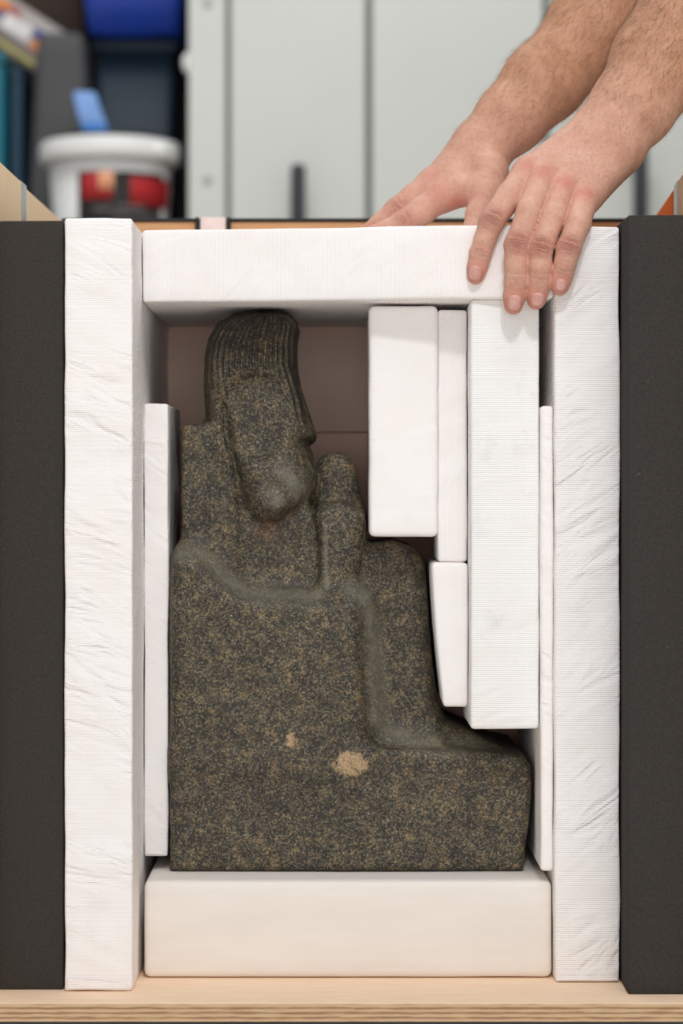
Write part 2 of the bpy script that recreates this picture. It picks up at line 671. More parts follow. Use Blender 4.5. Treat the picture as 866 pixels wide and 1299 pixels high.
# ------------------------------------------------------------------ packing crate
CB = 0.44
cr = empty('packing_crate', (0, 0.2, 0))
tag(cr, 'open plywood packing crate around the wrapped foam and the stone statue', 'crate')
fl = box('base_panel', (-0.31, 0.325, -0.044, CB + 0.02, -0.0145, 0.0), M['birch'], cr, 0.0006)
box('plywood_edge', (-0.31, 0.325, -0.0446, -0.0436, -0.0148, -0.0008), M['ply_edge'], cr, 0)


def slab(name, pts, thick, z0, z1, mat, parent):
    """upright board between two plan points, thickness to the outer side"""
    (ax, ay), (bx, by) = pts
    d = Vector((bx - ax, by - ay)).normalized()
    nrm = Vector((d.y, -d.x)) * thick
    q = [(ax, ay), (bx, by), (bx + nrm.x, by + nrm.y), (ax + nrm.x, ay + nrm.y)]
    off = parent.location
    v = [(x - off.x, y - off.y, z0 - off.z) for x, y in q] + [(x - off.x, y - off.y, z1 - off.z) for x, y in q]
    f = [(0, 1, 2, 3), (7, 6, 5, 4), (0, 4, 5, 1), (1, 5, 6, 2), (2, 6, 7, 3), (3, 7, 4, 0)]
    me = mesh_from(v, f)
    bm = bmesh.new()
    bm.from_mesh(me)
    bmesh.ops.recalc_face_normals(bm, faces=bm.faces)
    bmesh.ops.bevel(bm, geom=list(bm.edges), offset=0.0008, segments=1, affect='EDGES')
    bm.to_mesh(me)
    bm.free()
    return link(name, me, mat, parent, False)


WZ = 0.690
lx0, lx1 = -0.2875, -0.284        # left wall, inner face, front and back
rx0, rx1 = 0.2915, 0.3150         # right wall
JY = 0.178                        # joint between the two halves of the crate


def lerp(a, b, f):
    return a + (b - a) * f


for nm, (xa, xb), th, ms in (('left', (lx0, lx1), -0.016, ('birch_side', 'birch_side')), ('right', (rx0, rx1), 0.016, ('birch_side', 'wood_orange'))):
    f1, f2 = (JY - 0.016) / CB, (JY + 0.016) / CB
    s = slab('side_panel', ((xa, -0.03), (lerp(xa, xb, f1), JY - 0.016)), th, 0.0, WZ, M[ms[0]], cr)
    s['label'] = 'pale front half of the %s crate wall' % nm
    s = slab('side_panel', ((lerp(xa, xb, f2), JY + 0.016), (xb, CB)), th, 0.0, WZ - 0.002, M[ms[1]], cr)
    s['label'] = '%s rear half of the %s crate wall' % ('pale' if nm == 'left' else 'orange stained', nm)
    s = slab('metal_strip', ((lerp(xa, xb, f1), JY - 0.016), (lerp(xa, xb, f2), JY + 0.016)), th * 0.9, 0.0, WZ + 0.001, M['zinc'], cr)
    s['label'] = 'bright zinc edge strip at the joint of the crate wall'
    for k in range(3):
        zz = 0.682 - k * 0.09
        sgn = 1 if nm == 'left' else -1
        xs = lerp(xa, xb, f2 + 0.12)
        me = bpy.data.meshes.new('nail')
        bm = bmesh.new()
        bmesh.ops.create_cone(bm, cap_ends=True, segments=8, radius1=0.0022, radius2=0.0018, depth=0.001)
        bmesh.ops.rotate(bm, verts=bm.verts, matrix=Matrix.Rotation(math.pi / 2, 3, 'Y'))
        bmesh.ops.translate(bm, verts=bm.verts, vec=Vector((xs, JY + 0.07, zz - 0.02)) - cr.location)
        bm.to_mesh(me)
        bm.free()
        link('nail_head', me, M['brown_dark'], cr)
box('back_panel', (-0.284, 0.315, CB, CB + 0.016, 0.0, WZ - 0.003), M['wood_back'], cr, 0.0008)
for xa, xb in ((-0.284, PX(249, CB)), (PX(291, CB), 0.313)):
    box('gasket', (xa, xb, CB - 0.002, CB + 0.014, WZ - 0.003, WZ + 0.0005), M['black_rubber'], cr, 0.0006)
box('latch_plate', (PX(254, CB), PX(287, CB), CB - 0.006, CB + 0.012, WZ - 0.018, WZ + 0.001), M['latch'], cr, 0.001)
for xa, xb in ((248, 253), (288, 293)):
    box('latch_clip', (PX(xa, CB), PX(xb, CB), CB - 0.008, CB + 0.013, WZ - 0.014, WZ + 0.001), M['black_rubber'], cr, 0.001)

# ------------------------------------------------------------------ foam liners and wrapped pads
LPX0, LPX1 = -0.2283, -0.1723
pad('foam_liner', (-0.2830, -0.2300, 0.006, 0.42, 0.0, PZ(280, 0.006)), M['foam'], 'charcoal foam slab standing left of the white padding', 'foam slab', 'charcoal foam liners', 0.0016, 0.0003, 1)
pad('foam_liner', (0.2346, 0.2885, -0.012, 0.41, 0.0, PZ(272.5, -0.012)), M['foam'], 'charcoal foam slab standing right of the white padding', 'foam slab', 'charcoal foam liners', 0.0016, 0.0003, 2)

lp = pad('wrapped_foam_post', (LPX0, LPX1, 0.0, 0.415, 0.0, PZ(277, 0)), M['wrap_left'],
         'tall creased white wrapped pad standing beside the left charcoal slab', 'wrapped pad', 'white wrapped foam pads', 0.0025, 0.0010, 3)
rp = pad('wrapped_foam_post', (0.1790, 0.2335, 0.034, 0.405, 0.0, PZ(287, 0.034)), M['wrap_right'],
         'tall creased white wrapped pad standing beside the right charcoal slab', 'wrapped pad', 'white wrapped foam pads', 0.0025, 0.0010, 4)

TB_L, TB_R = -0.1715, 0.1782


def top_shear(w):
    f = (w.x - TB_L) / (TB_R - TB_L)
    g = max(0.0, min(1.0, (0.372 - w.y) / (0.372 - 0.085)))
    w.y -= 0.049 * f * g
    return w


TB_Z0, TB_Z1 = PZ(384, 0.085), PZ(292, 0.085)
tb = pad('wrapped_foam_lintel', (TB_L, TB_R, 0.085, 0.3725, TB_Z0, TB_Z1), M['wrap_top'],
         'white wrapped pad lying across the top under the two hands', 'wrapped pad', 'white wrapped foam pads', 0.003, 0.0007, 5, top_shear)

bb = pad('foam_base_block', (-0.1672, 0.1782, 0.05, 0.37, 0.0005, 0.0828), M['cream'],
         'smooth cream foam block lying under the stone statue', 'foam block', None, 0.006, 0.0004, 6)

A_Y = 0.0880
pad('wrapped_foam_spacer', (0.0238, 0.0829, A_Y, 0.25, PZ(681, A_Y), PZ(388, A_Y)), M['wrap_a'],
    'short wide white wrapped pad hanging above the statue knee', 'wrapped pad', 'white wrapped foam pads', 0.005, 0.0007, 7)
B_Y = 0.0935
pad('wrapped_foam_spacer', (0.0833, 0.1086, B_Y, 0.25, PZ(713, B_Y), PZ(393, B_Y)), M['wrap_b'],
    'narrow white wrapped pad between the short wide pad and the long wide pad', 'wrapped pad', 'white wrapped foam pads', 0.003, 0.0007, 8)
B2_Y = 0.0800
b2z0, b2z1 = PZ(897, B2_Y), PZ(713, B2_Y) - 0.0008
b2l, b2m, b2r = PX(547.5, B2_Y), PX(562, B2_Y), 0.1086


def wedge(w):
    f = max(0.0, min(1.0, (b2z1 - w.z) / (b2z1 - b2z0)))
    g = (b2r - w.x) / (b2r - b2l)
    w.x += (b2m - b2l) * (0.25 * f + 0.75 * f ** 1.7) * g
    return w


pad('wrapped_foam_wedge', (b2l, b2r, B2_Y, 0.25, b2z0, b2z1), M['wrap_a'],
    'small tapered white wrapped pad beside the statue shin', 'wrapped pad', 'white wrapped foam pads', 0.004, 0.0008, 9, wedge)
C_Y = 0.0510
pad('wrapped_foam_spacer', (0.1092, 0.1674, C_Y, 0.25, PZ(925, C_Y), PZ(380, C_Y)), M['wrap_c'],
    'long wide white wrapped pad hanging below the front hand', 'wrapped pad', 'white wrapped foam pads', 0.0035, 0.0007, 10)
D_Y = 0.0440
pad('wrapped_foam_strip', (0.1680, 0.1786, D_Y, 0.30, PZ(1105, D_Y), PZ(515, D_Y)), M['wrap_d'],
    'thin white wrapped strip wedged against the tall right pad', 'wrapped pad', 'white wrapped foam pads', 0.0030, 0.0006, 11)
L_Y = 0.106
lz0, lz1 = PZ(1087, L_Y), PZ(512, L_Y)


def thin_left(w):
    # compressed by the throne below, free and fuller above
    if w.z < 0.345 and w.x > -0.16 and w.y > 0.12:
        f = max(0.0, min(1.0, (0.345 - w.z) / 0.02))
        w.x -= 0.0025 * f
    return w


tl = pad('wrapped_foam_strip', (-0.1716, PX(213, L_Y), L_Y, 0.25, lz0, lz1), M['wrap_d'],
         'thin white wrapped strip wedged between the tall left pad and the statue back', 'wrapped pad', 'white wrapped foam pads', 0.0022, 0.0010, 12, thin_left)

# folded ends of the wrapping
e = 0.0013
flap('wrap_fold', [(LPX0 + 0.003, -e, 0.011), (LPX0 + 0.003, -e, 0.003), (LPX1 - 0.004, -e, 0.003), (LPX1 - 0.006, -e, 0.0065), (-0.197, -e, 0.0085)], lp, M['wrap_left'])
flap('wrap_fold', [(0.1815, 0.034 - e, 0.006), (0.1815, 0.034 - e, 0.003), (0.231, 0.034 - e, 0.003), (0.231, 0.034 - e, 0.005)], rp, M['wrap_right'])
flap('wrap_fold', [(-0.1700, L_Y - e, lz0 + 0.020), (-0.1700, L_Y - e, lz0 + 0.003), (-0.1540, L_Y - e, lz0 + 0.003)], tl, M['wrap_d'])

# foam boards closing the cavity behind the statue
zc = PZ(549, 0.375)
pad('foam_board', (-0.1715, 0.1775, 0.3745, 0.405, zc + 0.0006, 0.60), M['mauve'], 'upper mauve grey foam board behind the statue head', 'foam board', 'mauve foam boards', 0.0015, 0.0005, 13, None, 0.02)
pad('foam_board', (-0.1715, 0.1775, 0.373, 0.405, 0.0, zc), M['mauve_pale'], 'lower paler pink foam board behind the statue face', 'foam board', 'mauve foam boards', 0.0015, 0.0005, 14, None, 0.02)


# ------------------------------------------------------------------ the stone statue
def poly(pts, Y):
    return [(PX(x, Y), PZ(y, Y)) for x, y in pts]


S_Y = 0.095
S_B = 0.290
F = Field((-0.160, 0.080, 0.070), (0.180, 0.345, 0.590), 0.0019)
# torso, back pillar
F.prism(poly([(280, 775), (280, 640), (285, 590), (330, 560), (380, 610), (396, 648), (440, 662), (463, 680), (470, 700), (470, 775)], 0.122), 0.1270, 0.275, 0.010, 0.004)
F.prism(poly([(229, 740), (229, 560), (230, 540), (240, 537), (300, 535), (300, 740)], 0.118), 0.1225, 0.285, 0.005, 0.010)
# head with wig and face
head = [(270, 575), (265, 530), (263, 490), (264, 455), (268, 432), (279, 413), (299, 402), (325, 397), (350, 397), (365, 401), (374, 411), (371, 428), (371, 465),
        (376, 490), (386, 520), (396, 550), (394, 556), (386, 559), (386, 566), (391, 575), (391, 583), (396, 590), (403, 603), (400, 620), (380, 640), (335, 648), (300, 622), (280, 600)]
F.prism(poly(head, 0.135), 0.1150, 0.270, 0.022, 0.006)
F.prism(poly(head, 0.180), 0.150, 0.260, 0.005, 0.012)
# long lappet hanging in front of the shoulder, sunk inside its rim
lap = [(287, 530), (289, 506), (301, 489), (322, 482), (342, 487), (356, 508), (366, 540), (375, 572), (386, 600), (385, 622), (368, 645), (347, 657), (329, 656), (317, 640), (310, 612), (302, 580), (291, 552)]
F.prism(poly([(282, 512), (290, 508), (296, 545), (306, 580), (312, 612), (319, 638), (331, 654), (350, 657), (372, 645), (386, 624), (396, 628), (384, 652), (356, 670), (322, 666), (306, 640), (299, 605), (291, 575), (283, 548)], 0.114), 0.085, 0.1265, 0.002, 0.009, cut=True)
F.prism(poly(lap, 0.112), 0.1115, 0.200, 0.016, 0.007)
low = [(304, 572), (330, 560), (362, 560), (376, 580), (386, 602), (384, 622), (367, 644), (347, 655), (330, 654), (318, 639), (311, 612)]
F.prism(poly(low, 0.110), 0.1065, 0.180, 0.016, 0.012)
F.prism(poly([(298, 540), (304, 508), (322, 494), (338, 502), (348, 535), (350, 565), (332, 580), (312, 570)], 0.110), 0.085, 0.1140, 0.003, 0.016, cut=True)
F.prism(poly([(338, 622), (346, 612), (360, 615), (364, 628), (352, 638), (340, 636)], 0.110), 0.085, 0.1082, 0.001, 0.006, cut=True)
F.prism(poly([(288, 502), (300, 484), (322, 475), (344, 480), (360, 500), (368, 525), (362, 528), (351, 510), (338, 495), (322, 490), (306, 497), (296, 510)], 0.112), 0.085, 0.1190, 0.002, 0.007, cut=True)
# small figure on the lap
F.prism(poly([(400, 596), (404, 583), (413, 576), (428, 573), (442, 577), (451, 587), (454, 600), (453, 610), (457, 618), (455, 628), (461, 640), (464, 655), (464, 672), (402, 672), (396, 640), (400, 615)], 0.150), 0.1360, 0.255, 0.014, 0.003)
F.prism(poly([(398, 655), (404, 640), (430, 634), (462, 648), (465, 668), (458, 710), (450, 745), (447, 766), (405, 766), (404, 700)], 0.122), 0.1165, 0.260, 0.010, 0.003)
F.prism(poly([(408, 662), (424, 655), (430, 700), (426, 748), (408, 750)], 0.113), 0.1145, 0.150, 0.004, 0.006)
F.prism(poly([(431, 660), (450, 668), (446, 710), (438, 752), (430, 752)], 0.113), 0.1135, 0.150, 0.005, 0.006)
# legs with the knee, and the feet
legs = [(440, 790), (450, 705), (470, 688), (500, 685), (524, 694), (538, 712), (542, 740), (545, 790), (550, 845), (556, 893), (566, 915), (600, 930), (630, 948), (640, 985), (440, 985)]
F.prism(poly(legs, 0.126), 0.1255, 0.275, 0.016, 0.006)
# throne side with its sloping upper edge, and the plinth
throne = [(215, 990), (216, 735), (218, 714), (224, 706), (240, 704), (252, 708), (264, 724), (284, 747), (312, 758), (345, 763), (400, 764), (448, 760), (457, 768), (458, 860), (461, 905), (468, 938), (480, 956), (480, 990)]
brow = [(217, 990), (217, 735), (219, 708), (226, 698), (246, 696), (262, 701), (276, 718), (294, 737), (318, 747), (345, 751), (400, 751), (454, 746), (470, 756), (474, 800), (476, 860), (479, 905), (487, 928), (500, 936), (560, 940), (560, 990)]
F.prism(poly(brow, 0.110), 0.1105, S_B, 0.009, 0.018)
F.prism(poly(throne, S_Y), S_Y, S_B, 0.010, 0.014)
plinth = [(215, 1106), (215, 952), (480, 950), (560, 952), (630, 955), (664, 960), (674, 971), (675, 1000), (671, 1050), (666, 1080), (664, 1106)]
F.prism(poly(plinth, S_Y), S_Y, S_B, 0.006, 0.008)
V, Q = F.surface()
V = relax(V, Q, 1, 0.4)
# chisel and weather unevenness
rng = np.random.default_rng(4)
nz = np.array([mnoise.noise(Vector(p) * 38) * 0.0011 + mnoise.noise(Vector(p) * 110) * 0.00055 for p in V])
zb = PZ(1106, S_Y)
nz = nz * np.clip((V[:, 2] - zb) / 0.006, 0, 1)
V = V + np.stack([nz * 0.5, nz, nz * 0.5], 1)
V[:, 2] = np.maximum(V[:, 2], 0.0834)
sm = mesh_np(V, Q)


def pix(V):
    d = V[:, 1] - CAM_Y
    return 433 + V[:, 0] * F_PX / d, HORIZON - (V[:, 2] - CAM_Z) * F_PX / d


px, py = pix(V)


def seg_dist(pts):
    r = np.full(len(V), 1e9)
    for (x0, y0), (x1, y1) in zip(pts[:-1], pts[1:]):
        e = np.array((x1 - x0, y1 - y0), float)
        t = np.clip(((px - x0) * e[0] + (py - y0) * e[1]) / (e @ e), 0, 1)
        r = np.minimum(r, np.hypot(px - x0 - t * e[0], py - y0 - t * e[1]))
    return r


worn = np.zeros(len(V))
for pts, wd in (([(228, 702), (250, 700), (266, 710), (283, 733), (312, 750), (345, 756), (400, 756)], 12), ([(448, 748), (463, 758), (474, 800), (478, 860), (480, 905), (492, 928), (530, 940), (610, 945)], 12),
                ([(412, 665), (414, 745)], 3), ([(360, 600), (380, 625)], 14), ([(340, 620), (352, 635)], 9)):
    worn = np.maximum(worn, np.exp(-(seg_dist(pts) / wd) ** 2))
patch = np.maximum(np.exp(-(((px - 444) / 28) ** 2 + ((py - 969) / 18) ** 2) ** 2), 0.85 * np.exp(-(((px - 370) / 11) ** 2 + ((py - 939) / 13) ** 2) ** 2))
patch *= (V[:, 1] < 0.11)
red = np.exp(-(((px - 340) / 18) ** 2 + ((py - 672) / 12) ** 2))
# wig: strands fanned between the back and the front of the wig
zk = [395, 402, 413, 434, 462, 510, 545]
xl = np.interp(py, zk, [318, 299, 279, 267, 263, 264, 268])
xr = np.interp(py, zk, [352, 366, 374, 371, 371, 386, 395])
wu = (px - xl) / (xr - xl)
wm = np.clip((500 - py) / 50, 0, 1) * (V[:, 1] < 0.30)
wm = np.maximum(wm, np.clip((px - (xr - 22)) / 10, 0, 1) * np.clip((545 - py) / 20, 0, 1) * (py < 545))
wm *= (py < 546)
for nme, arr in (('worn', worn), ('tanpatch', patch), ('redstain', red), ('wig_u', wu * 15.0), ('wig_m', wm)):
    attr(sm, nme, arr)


def stone_mat():
    t = NT('speckled_granite')
    v = t.coord()
    n1 = t.noise(v, 480, 3, 0.75, 0.6)
    n2 = t.noise(v, 820, 3, 0.8, 0.5)
    n3 = t.noise(v, 24, 4, 0.6)
    n4 = t.noise(v, 95, 3, 0.6)
    vo = t.n('ShaderNodeTexVoronoi', feature='F1')
    t.put(vo.inputs['Vector'], v)
    vo.inputs['Scale'].default_value = 700
    sep = t.n('ShaderNodeSeparateColor')
    t.put(sep.inputs[0], vo.outputs['Color'])
    grain = t.math('ADD', t.math('MULTIPLY', n2, 0.68), t.math('MULTIPLY', sep.outputs[0], 0.32))
    base = t.ramp(grain, [(0.30, srgb(30, 29, 27)), (0.46, srgb(54, 51, 45)), (0.58, srgb(82, 76, 64)), (0.72, srgb(146, 134, 113))])
    tan = t.ramp(t.math('ADD', t.math('MULTIPLY', n1, 0.62), t.math('MULTIPLY', n4, 0.38)), [(0.50, (0, 0, 0, 1)), (0.62, (1, 1, 1, 1))])
    tanc = t.mix(grain, srgb(62, 50, 33), srgb(196, 168, 122))
    c = t.mix(t.math('MULTIPLY', tan, 0.75), base, tanc)
    drk = t.ramp(t.noise(v, 420, 2, 0.5), [(0.30, (1, 1, 1, 1)), (0.43, (0, 0, 0, 1))])
    c = t.mix(t.math('MULTIPLY', drk, 0.7), c, srgb(32, 31, 29))
    cloud = t.ramp(n3, [(0.3, (0.58, 0.585, 0.58, 1)), (0.7, (1.02, 1.01, 0.95, 1))])
    c = t.mix(1.0, c, cloud, 'MULTIPLY')
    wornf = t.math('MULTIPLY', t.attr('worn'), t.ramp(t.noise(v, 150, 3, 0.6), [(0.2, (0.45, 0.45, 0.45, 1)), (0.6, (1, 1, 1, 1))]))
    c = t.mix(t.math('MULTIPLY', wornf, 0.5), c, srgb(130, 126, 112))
    pf = t.math('MULTIPLY_ADD', t.noise(v, 210, 4, 0.75), 1.7, t.math('SUBTRACT', t.attr('tanpatch'), 1.3))
    pf = t.ramp(pf, [(0.12, (0, 0, 0, 1)), (0.42, (0.9, 0.9, 0.9, 1))])
    pc = t.mix(t.ramp(n2, [(0.35, (0, 0, 0, 1)), (0.6, (1, 1, 1, 1))]), srgb(132, 108, 78), srgb(198, 168, 130))
    c = t.mix(pf, c, pc)
    c = t.mix(t.math('MULTIPLY', t.attr('redstain'), 0.3), c, srgb(120, 70, 46))
    spark = t.ramp(t.noise(v, 700, 0, 0.5), [(0.80, (0, 0, 0, 1)), (0.84, (1, 1, 1, 1))])
    c = t.mix(t.math('MULTIPLY', spark, 0.6), c, srgb(186, 184, 172))
    # carved wig strands
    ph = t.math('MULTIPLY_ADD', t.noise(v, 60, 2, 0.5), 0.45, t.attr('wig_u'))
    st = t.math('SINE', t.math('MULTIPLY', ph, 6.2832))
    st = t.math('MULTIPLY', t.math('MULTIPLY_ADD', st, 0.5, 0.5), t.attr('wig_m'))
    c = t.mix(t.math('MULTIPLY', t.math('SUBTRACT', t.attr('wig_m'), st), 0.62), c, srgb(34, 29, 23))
    nb = t.bump(n1, 0.5, 0.0010)
    nb = t.bump(st, 1.0, 0.0026, nb)
    rough = t.math('MULTIPLY_ADD', n2, 0.3, 0.42)
    return t.done(c, rough, nb, Specular_IOR_Level=0.4)


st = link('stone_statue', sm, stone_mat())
tag(st, 'dark speckled granite statue of a seated figure in profile wearing a ribbed wig', 'statue')


# ------------------------------------------------------------------ the person: two bare forearms reaching over the crate
def skin_mat():
    t = NT('skin')
    v = t.coord()
    n1 = t.noise(v, 55, 4, 0.6)
    n2 = t.noise(v, 320, 3, 0.6)
    arm = t.attr('arm')
    hand_c = t.ramp(n1, [(0.3, srgb(200, 150, 130)), (0.7, srgb(215, 169, 149))])
    arm_c = t.ramp(n1, [(0.3, srgb(182, 132, 102)), (0.7, srgb(202, 153, 122))])
    c = t.mix(arm, hand_c, arm_c)
    c = t.mix(t.math('MULTIPLY', t.attr('red'), 0.75), c, srgb(196, 98, 88))
    c = t.mix(t.math('MULTIPLY', t.ramp(n2, [(0.45, (0, 0, 0, 1)), (0.7, (1, 1, 1, 1))]), 0.25), c, srgb(170, 108, 82))
    # skin folds over the finger joints
    w = t.attr('crease_w')
    u = t.math('MULTIPLY_ADD', t.noise(v, 260, 3, 0.6), 0.0046, t.attr('crease_u'))
    n1d = t.n('ShaderNodeTexNoise', noise_dimensions='1D')
    t.put(n1d.inputs['W'], u)
    n1d.inputs['Scale'].default_value = 640.0
    n1d.inputs['Detail'].default_value = 1.0
    fold = t.math('SUBTRACT', 1.0, t.math('MULTIPLY', t.math('ABSOLUTE', t.math('SUBTRACT', n1d.outputs['Fac'], 0.5)), 9.0))
    fold = t.math('MULTIPLY', t.math('MAXIMUM', fold, 0.0), w)
    c = t.mix(t.math('MULTIPLY', fold, 0.75), c, srgb(138, 78, 62))
    vein = t.noise(v, 26, 1, 0.4, 0.8)
    nb = t.bump(vein, 0.35, 0.004)
    nb = t.bump(n2, 0.5, 0.0009, nb)
    nb = t.bump(t.math('SUBTRACT', 1.0, fold), 0.9, 0.0014, nb)
    t.b.inputs['Subsurface Weight'].default_value = 0.06
    t.b.inputs['Subsurface Radius'].default_value = (0.004, 0.0018, 0.001)
    t.b.inputs['Subsurface Scale'].default_value = 1.0
    return t.done(c, 0.55, nb, Specular_IOR_Level=0.3)


M['skin'] = skin_mat()
tn = NT('fingernail')
M['nail'] = tn.done(tn.ramp(tn.noise(tn.coord(), 160, 2, 0.5), [(0.3, srgb(206, 148, 138)), (0.7, srgb(220, 170, 160))]), 0.42)
M['hair'] = plain('arm_hair', (112, 80, 52), 0.6)
PXM = 0.000676


def build_arm(lo, hi, h, palm, fingers, webs, forearm):
    """fingers: lists of (px, py, Y, radius) from knuckle to tip; palm: pairs of such points"""
    Fp = Field(lo, hi, h)
    def pt(q):
        return q if isinstance(q, Vector) else P(*q)
    for a, b, ra, rb, k in forearm:
        Fp.cone(pt(a), pt(b), ra, rb, k)
    for a, b, ra, rb in palm:
        Fp.cone(P(*a), P(*b), ra, rb, 0.014)
    for a, b, ra, rb in webs:
        Fp.cone(P(*a), P(*b), ra, rb, 0.010)
    # the fingers are worked out in a window of the same grid, each closed off from its neighbours
    pts = np.array([list(P(*p[:3])) for f in fingers for p in f])
    a = np.clip(np.floor((pts.min(0) - 0.03 - Fp.lo) / h).astype(int), 0, Fp.n - 2)
    b = np.clip(np.ceil((pts.max(0) + 0.03 - Fp.lo) / h).astype(int), 2, Fp.n)
    win = tuple(slice(i0, i1) for i0, i1 in zip(a, b))
    wl, wh = Fp.lo + a * h, Fp.lo + (b - 1) * h
    Fd = None
    for f in fingers:
        G = Field(wl, wh - h * 0.5, h)
        for (p, q) in zip(f[:-1], f[1:]):
            G.cone(P(*p[:3]), P(*q[:3]), p[3], q[3], 0.0035)
        Fd = G.D if Fd is None else np.minimum(Fd, G.D)
    k = 0.008
    A = Fp.D[win]
    hh = np.maximum(k - np.abs(A - Fd), 0) / k
    Fp.D[win] = np.minimum(A, Fd) - hh * hh * k * 0.25
    V, Q = Fp.surface()
    return relax(V, Q, 1, 0.3), Q


def fing(pts):
    return pts


# --- front (left) hand: fingers draped over the lintel pad
fy = 0.040                                           # lintel front is near .045 at this end
index = [(669, 220, 0.066, .0130), (646, 250, 0.048, .0118), (623, 281, 0.038, .0105), (615, 304, 0.0385, .0091), (609, 322, 0.039, .0090), (605, 339, 0.041, .0082), (603, 350, 0.0425, .0072)]
middle = [(688, 226, 0.056, .0132), (671, 268, 0.033, .0105), (655, 311, 0.0262, .0102), (655, 336, 0.0275, .0098), (655, 358, 0.029, .0096), (652, 376, 0.0315, .0088), (651, 387, 0.033, .0080)]
ring = [(714, 239, 0.054, .0130), (701, 276, 0.0300, .0103), (685, 317, 0.0240, .0101), (685, 338, 0.0240, .0096), (684, 357, 0.0265, .0093), (681, 372, 0.029, .0086), (680, 381, 0.031, .0078)]
pinky = [(740, 254, 0.050, .0126), (733, 284, 0.0265, .0104), (721, 316, 0.0205, .0101), (717, 333, 0.0205, .0090), (714, 346, 0.0220, .0087), (711, 357, 0.0235, .0080), (710, 364, 0.0245, .0072)]
thumb = [(748, 215, 0.118, .0150), (715, 246, 0.112, .0128), (692, 270, 0.112, .0108), (676, 285, 0.112, .0095)]
W = (775, 169, 0.098)
forearm1 = []


def two_bone(a, b, oa, ob, ra, rb, perp_a, perp_b, k):
    """radius and ulna side by side"""
    out = []
    for s in (-1, 1):
        pa = (a[0] + s * oa * perp_a[0], a[1] + s * oa * perp_a[1], a[2])
        pb = (b[0] + s * ob * perp_b[0], b[1] + s * ob * perp_b[1], b[2])
        out.append((pa, pb, ra, rb, k))
    return out


pr = (0.86, 0.51)
forearm1 += two_bone(W, (802, 136, 0.106), 17, 14, .0205, .0235, pr, pr, 0.02)
forearm1 += two_bone((802, 136, 0.106), (838, 80, 0.120), 14, 16, .0235, .0300, pr, pr, 0.02)
forearm1 += two_bone((838, 80, 0.120), (905, -42, 0.15), 16, 18, .0300, .0365, pr, pr, 0.02)
forearm1 += two_bone((905, -42, 0.15), (962, -150, 0.19), 18, 10, .0365, .0400, pr, pr, 0.02)
EL1 = P(962, -150, 0.19)
SH1 = EL1 + Vector((0.50, 0.40, 0.77)).normalized() * 0.30
forearm1.append((EL1, EL1.lerp(SH1, 0.6), .0420, .0480, 0.02))
palm1 = [((757, 158, 0.092), (673, 216, 0.072), .0150, .0125), ((764, 162, 0.090), (690, 224, 0.066), .0155, .0128), ((778, 172, 0.090), (715, 237, 0.060), .0155, .0128),
         ((792, 184, 0.092), (742, 252, 0.058), .0150, .0124), ((740, 190, 0.100), (700, 235, 0.086), .016, .012), ((785, 200, 0.100), (745, 246, 0.074), .0165, .013)]
webs1 = [((669, 222, 0.066), (742, 254, 0.062), .0095, .0095), ((748, 205, 0.112), (715, 240, 0.108), .013, .011), ((690, 226, 0.066), (680, 238, 0.060), .009, .007), ((714, 240, 0.066), (707, 251, 0.060), .009, .007)]
lo1, hi1 = (0.095, -0.02, 0.55), (0.54, 0.33, 1.17)
V1, Q1 = build_arm(lo1, hi1, 0.00125, palm1, [index, middle, ring, pinky, thumb], webs1, forearm1)

# --- rear (right) hand: lying on top of the lintel, thumb towards us
index2 = [(558, 251, 0.178, .0130), (534, 268, 0.172, .0122), (511, 283, 0.168, .0108), (491, 292, 0.166, .0094), (472, 297, 0.16, .0080)]
middle2 = [(547, 234, 0.192, .0130), (525, 250, 0.187, .0118), (503, 266, 0.183, .0106), (482, 284, 0.185, .0092), (464, 297, 0.185, .0080)]
ring2 = [(551, 240, 0.216, .0120), (528, 258, 0.214, .0104), (506, 274, 0.212, .0097), (488, 288, 0.212, .0088), (472, 299, 0.212, .0078)]
pinky2 = [(562, 250, 0.236, .0112), (542, 268, 0.236, .0094), (526, 282, 0.236, .0086), (512, 294, 0.236, .0078), (502, 300, 0.236, .0070)]
thumb2 = [(623, 216, 0.172, .0150), (616, 243, 0.158, .0128), (606, 272, 0.148, .0108), (602, 290, 0.144, .0102), (599, 303, 0.142, .0088)]
W2 = (617, 184, 0.205)
pr2 = (0.80, 0.60)
forearm2 = []
forearm2 += two_bone(W2, (648, 150, 0.212), 10, 11, .0190, .0207, pr2, pr2, 0.02)
forearm2 += two_bone((648, 150, 0.212), (688, 106, 0.222), 11, 14, .0207, .0240, pr2, pr2, 0.02)
forearm2 += two_bone((688, 106, 0.222), (759, 33, 0.245), 14, 18, .0240, .0302, pr2, pr2, 0.02)
forearm2 += two_bone((759, 33, 0.245), (845, -72, 0.28), 18, 12, .0302, .0365, pr2, pr2, 0.02)
EL2 = P(845, -72, 0.28)
SH2 = EL2 + Vector((-0.15, 0.85, 0.50)).normalized() * 0.30
forearm2.append((EL2, EL2.lerp(SH2, 0.6), .0405, .0480, 0.02))
palm2 = [((604, 186, 0.198), (556, 246, 0.180), .0165, .0128), ((602, 181, 0.208), (549, 232, 0.198), .0165, .0128), ((606, 184, 0.220), (553, 237, 0.217), .0150, .0122),
         ((612, 190, 0.228), (563, 247, 0.236), .0140, .0115), ((618, 198, 0.195), (580, 240, 0.182), .0170, .0130)]
webs2 = [((556, 249, 0.178), (612, 240, 0.162), .0100, .0105), ((622, 205, 0.185), (617, 240, 0.160), .0160, .0125), ((575, 243, 0.178), (600, 243, 0.165), .0115, .011), ((549, 236, 0.198), (562, 248, 0.236), .010, .009)]
lo2, hi2 = (0.0, 0.10, 0.60), (0.44, 0.52, 1.10)
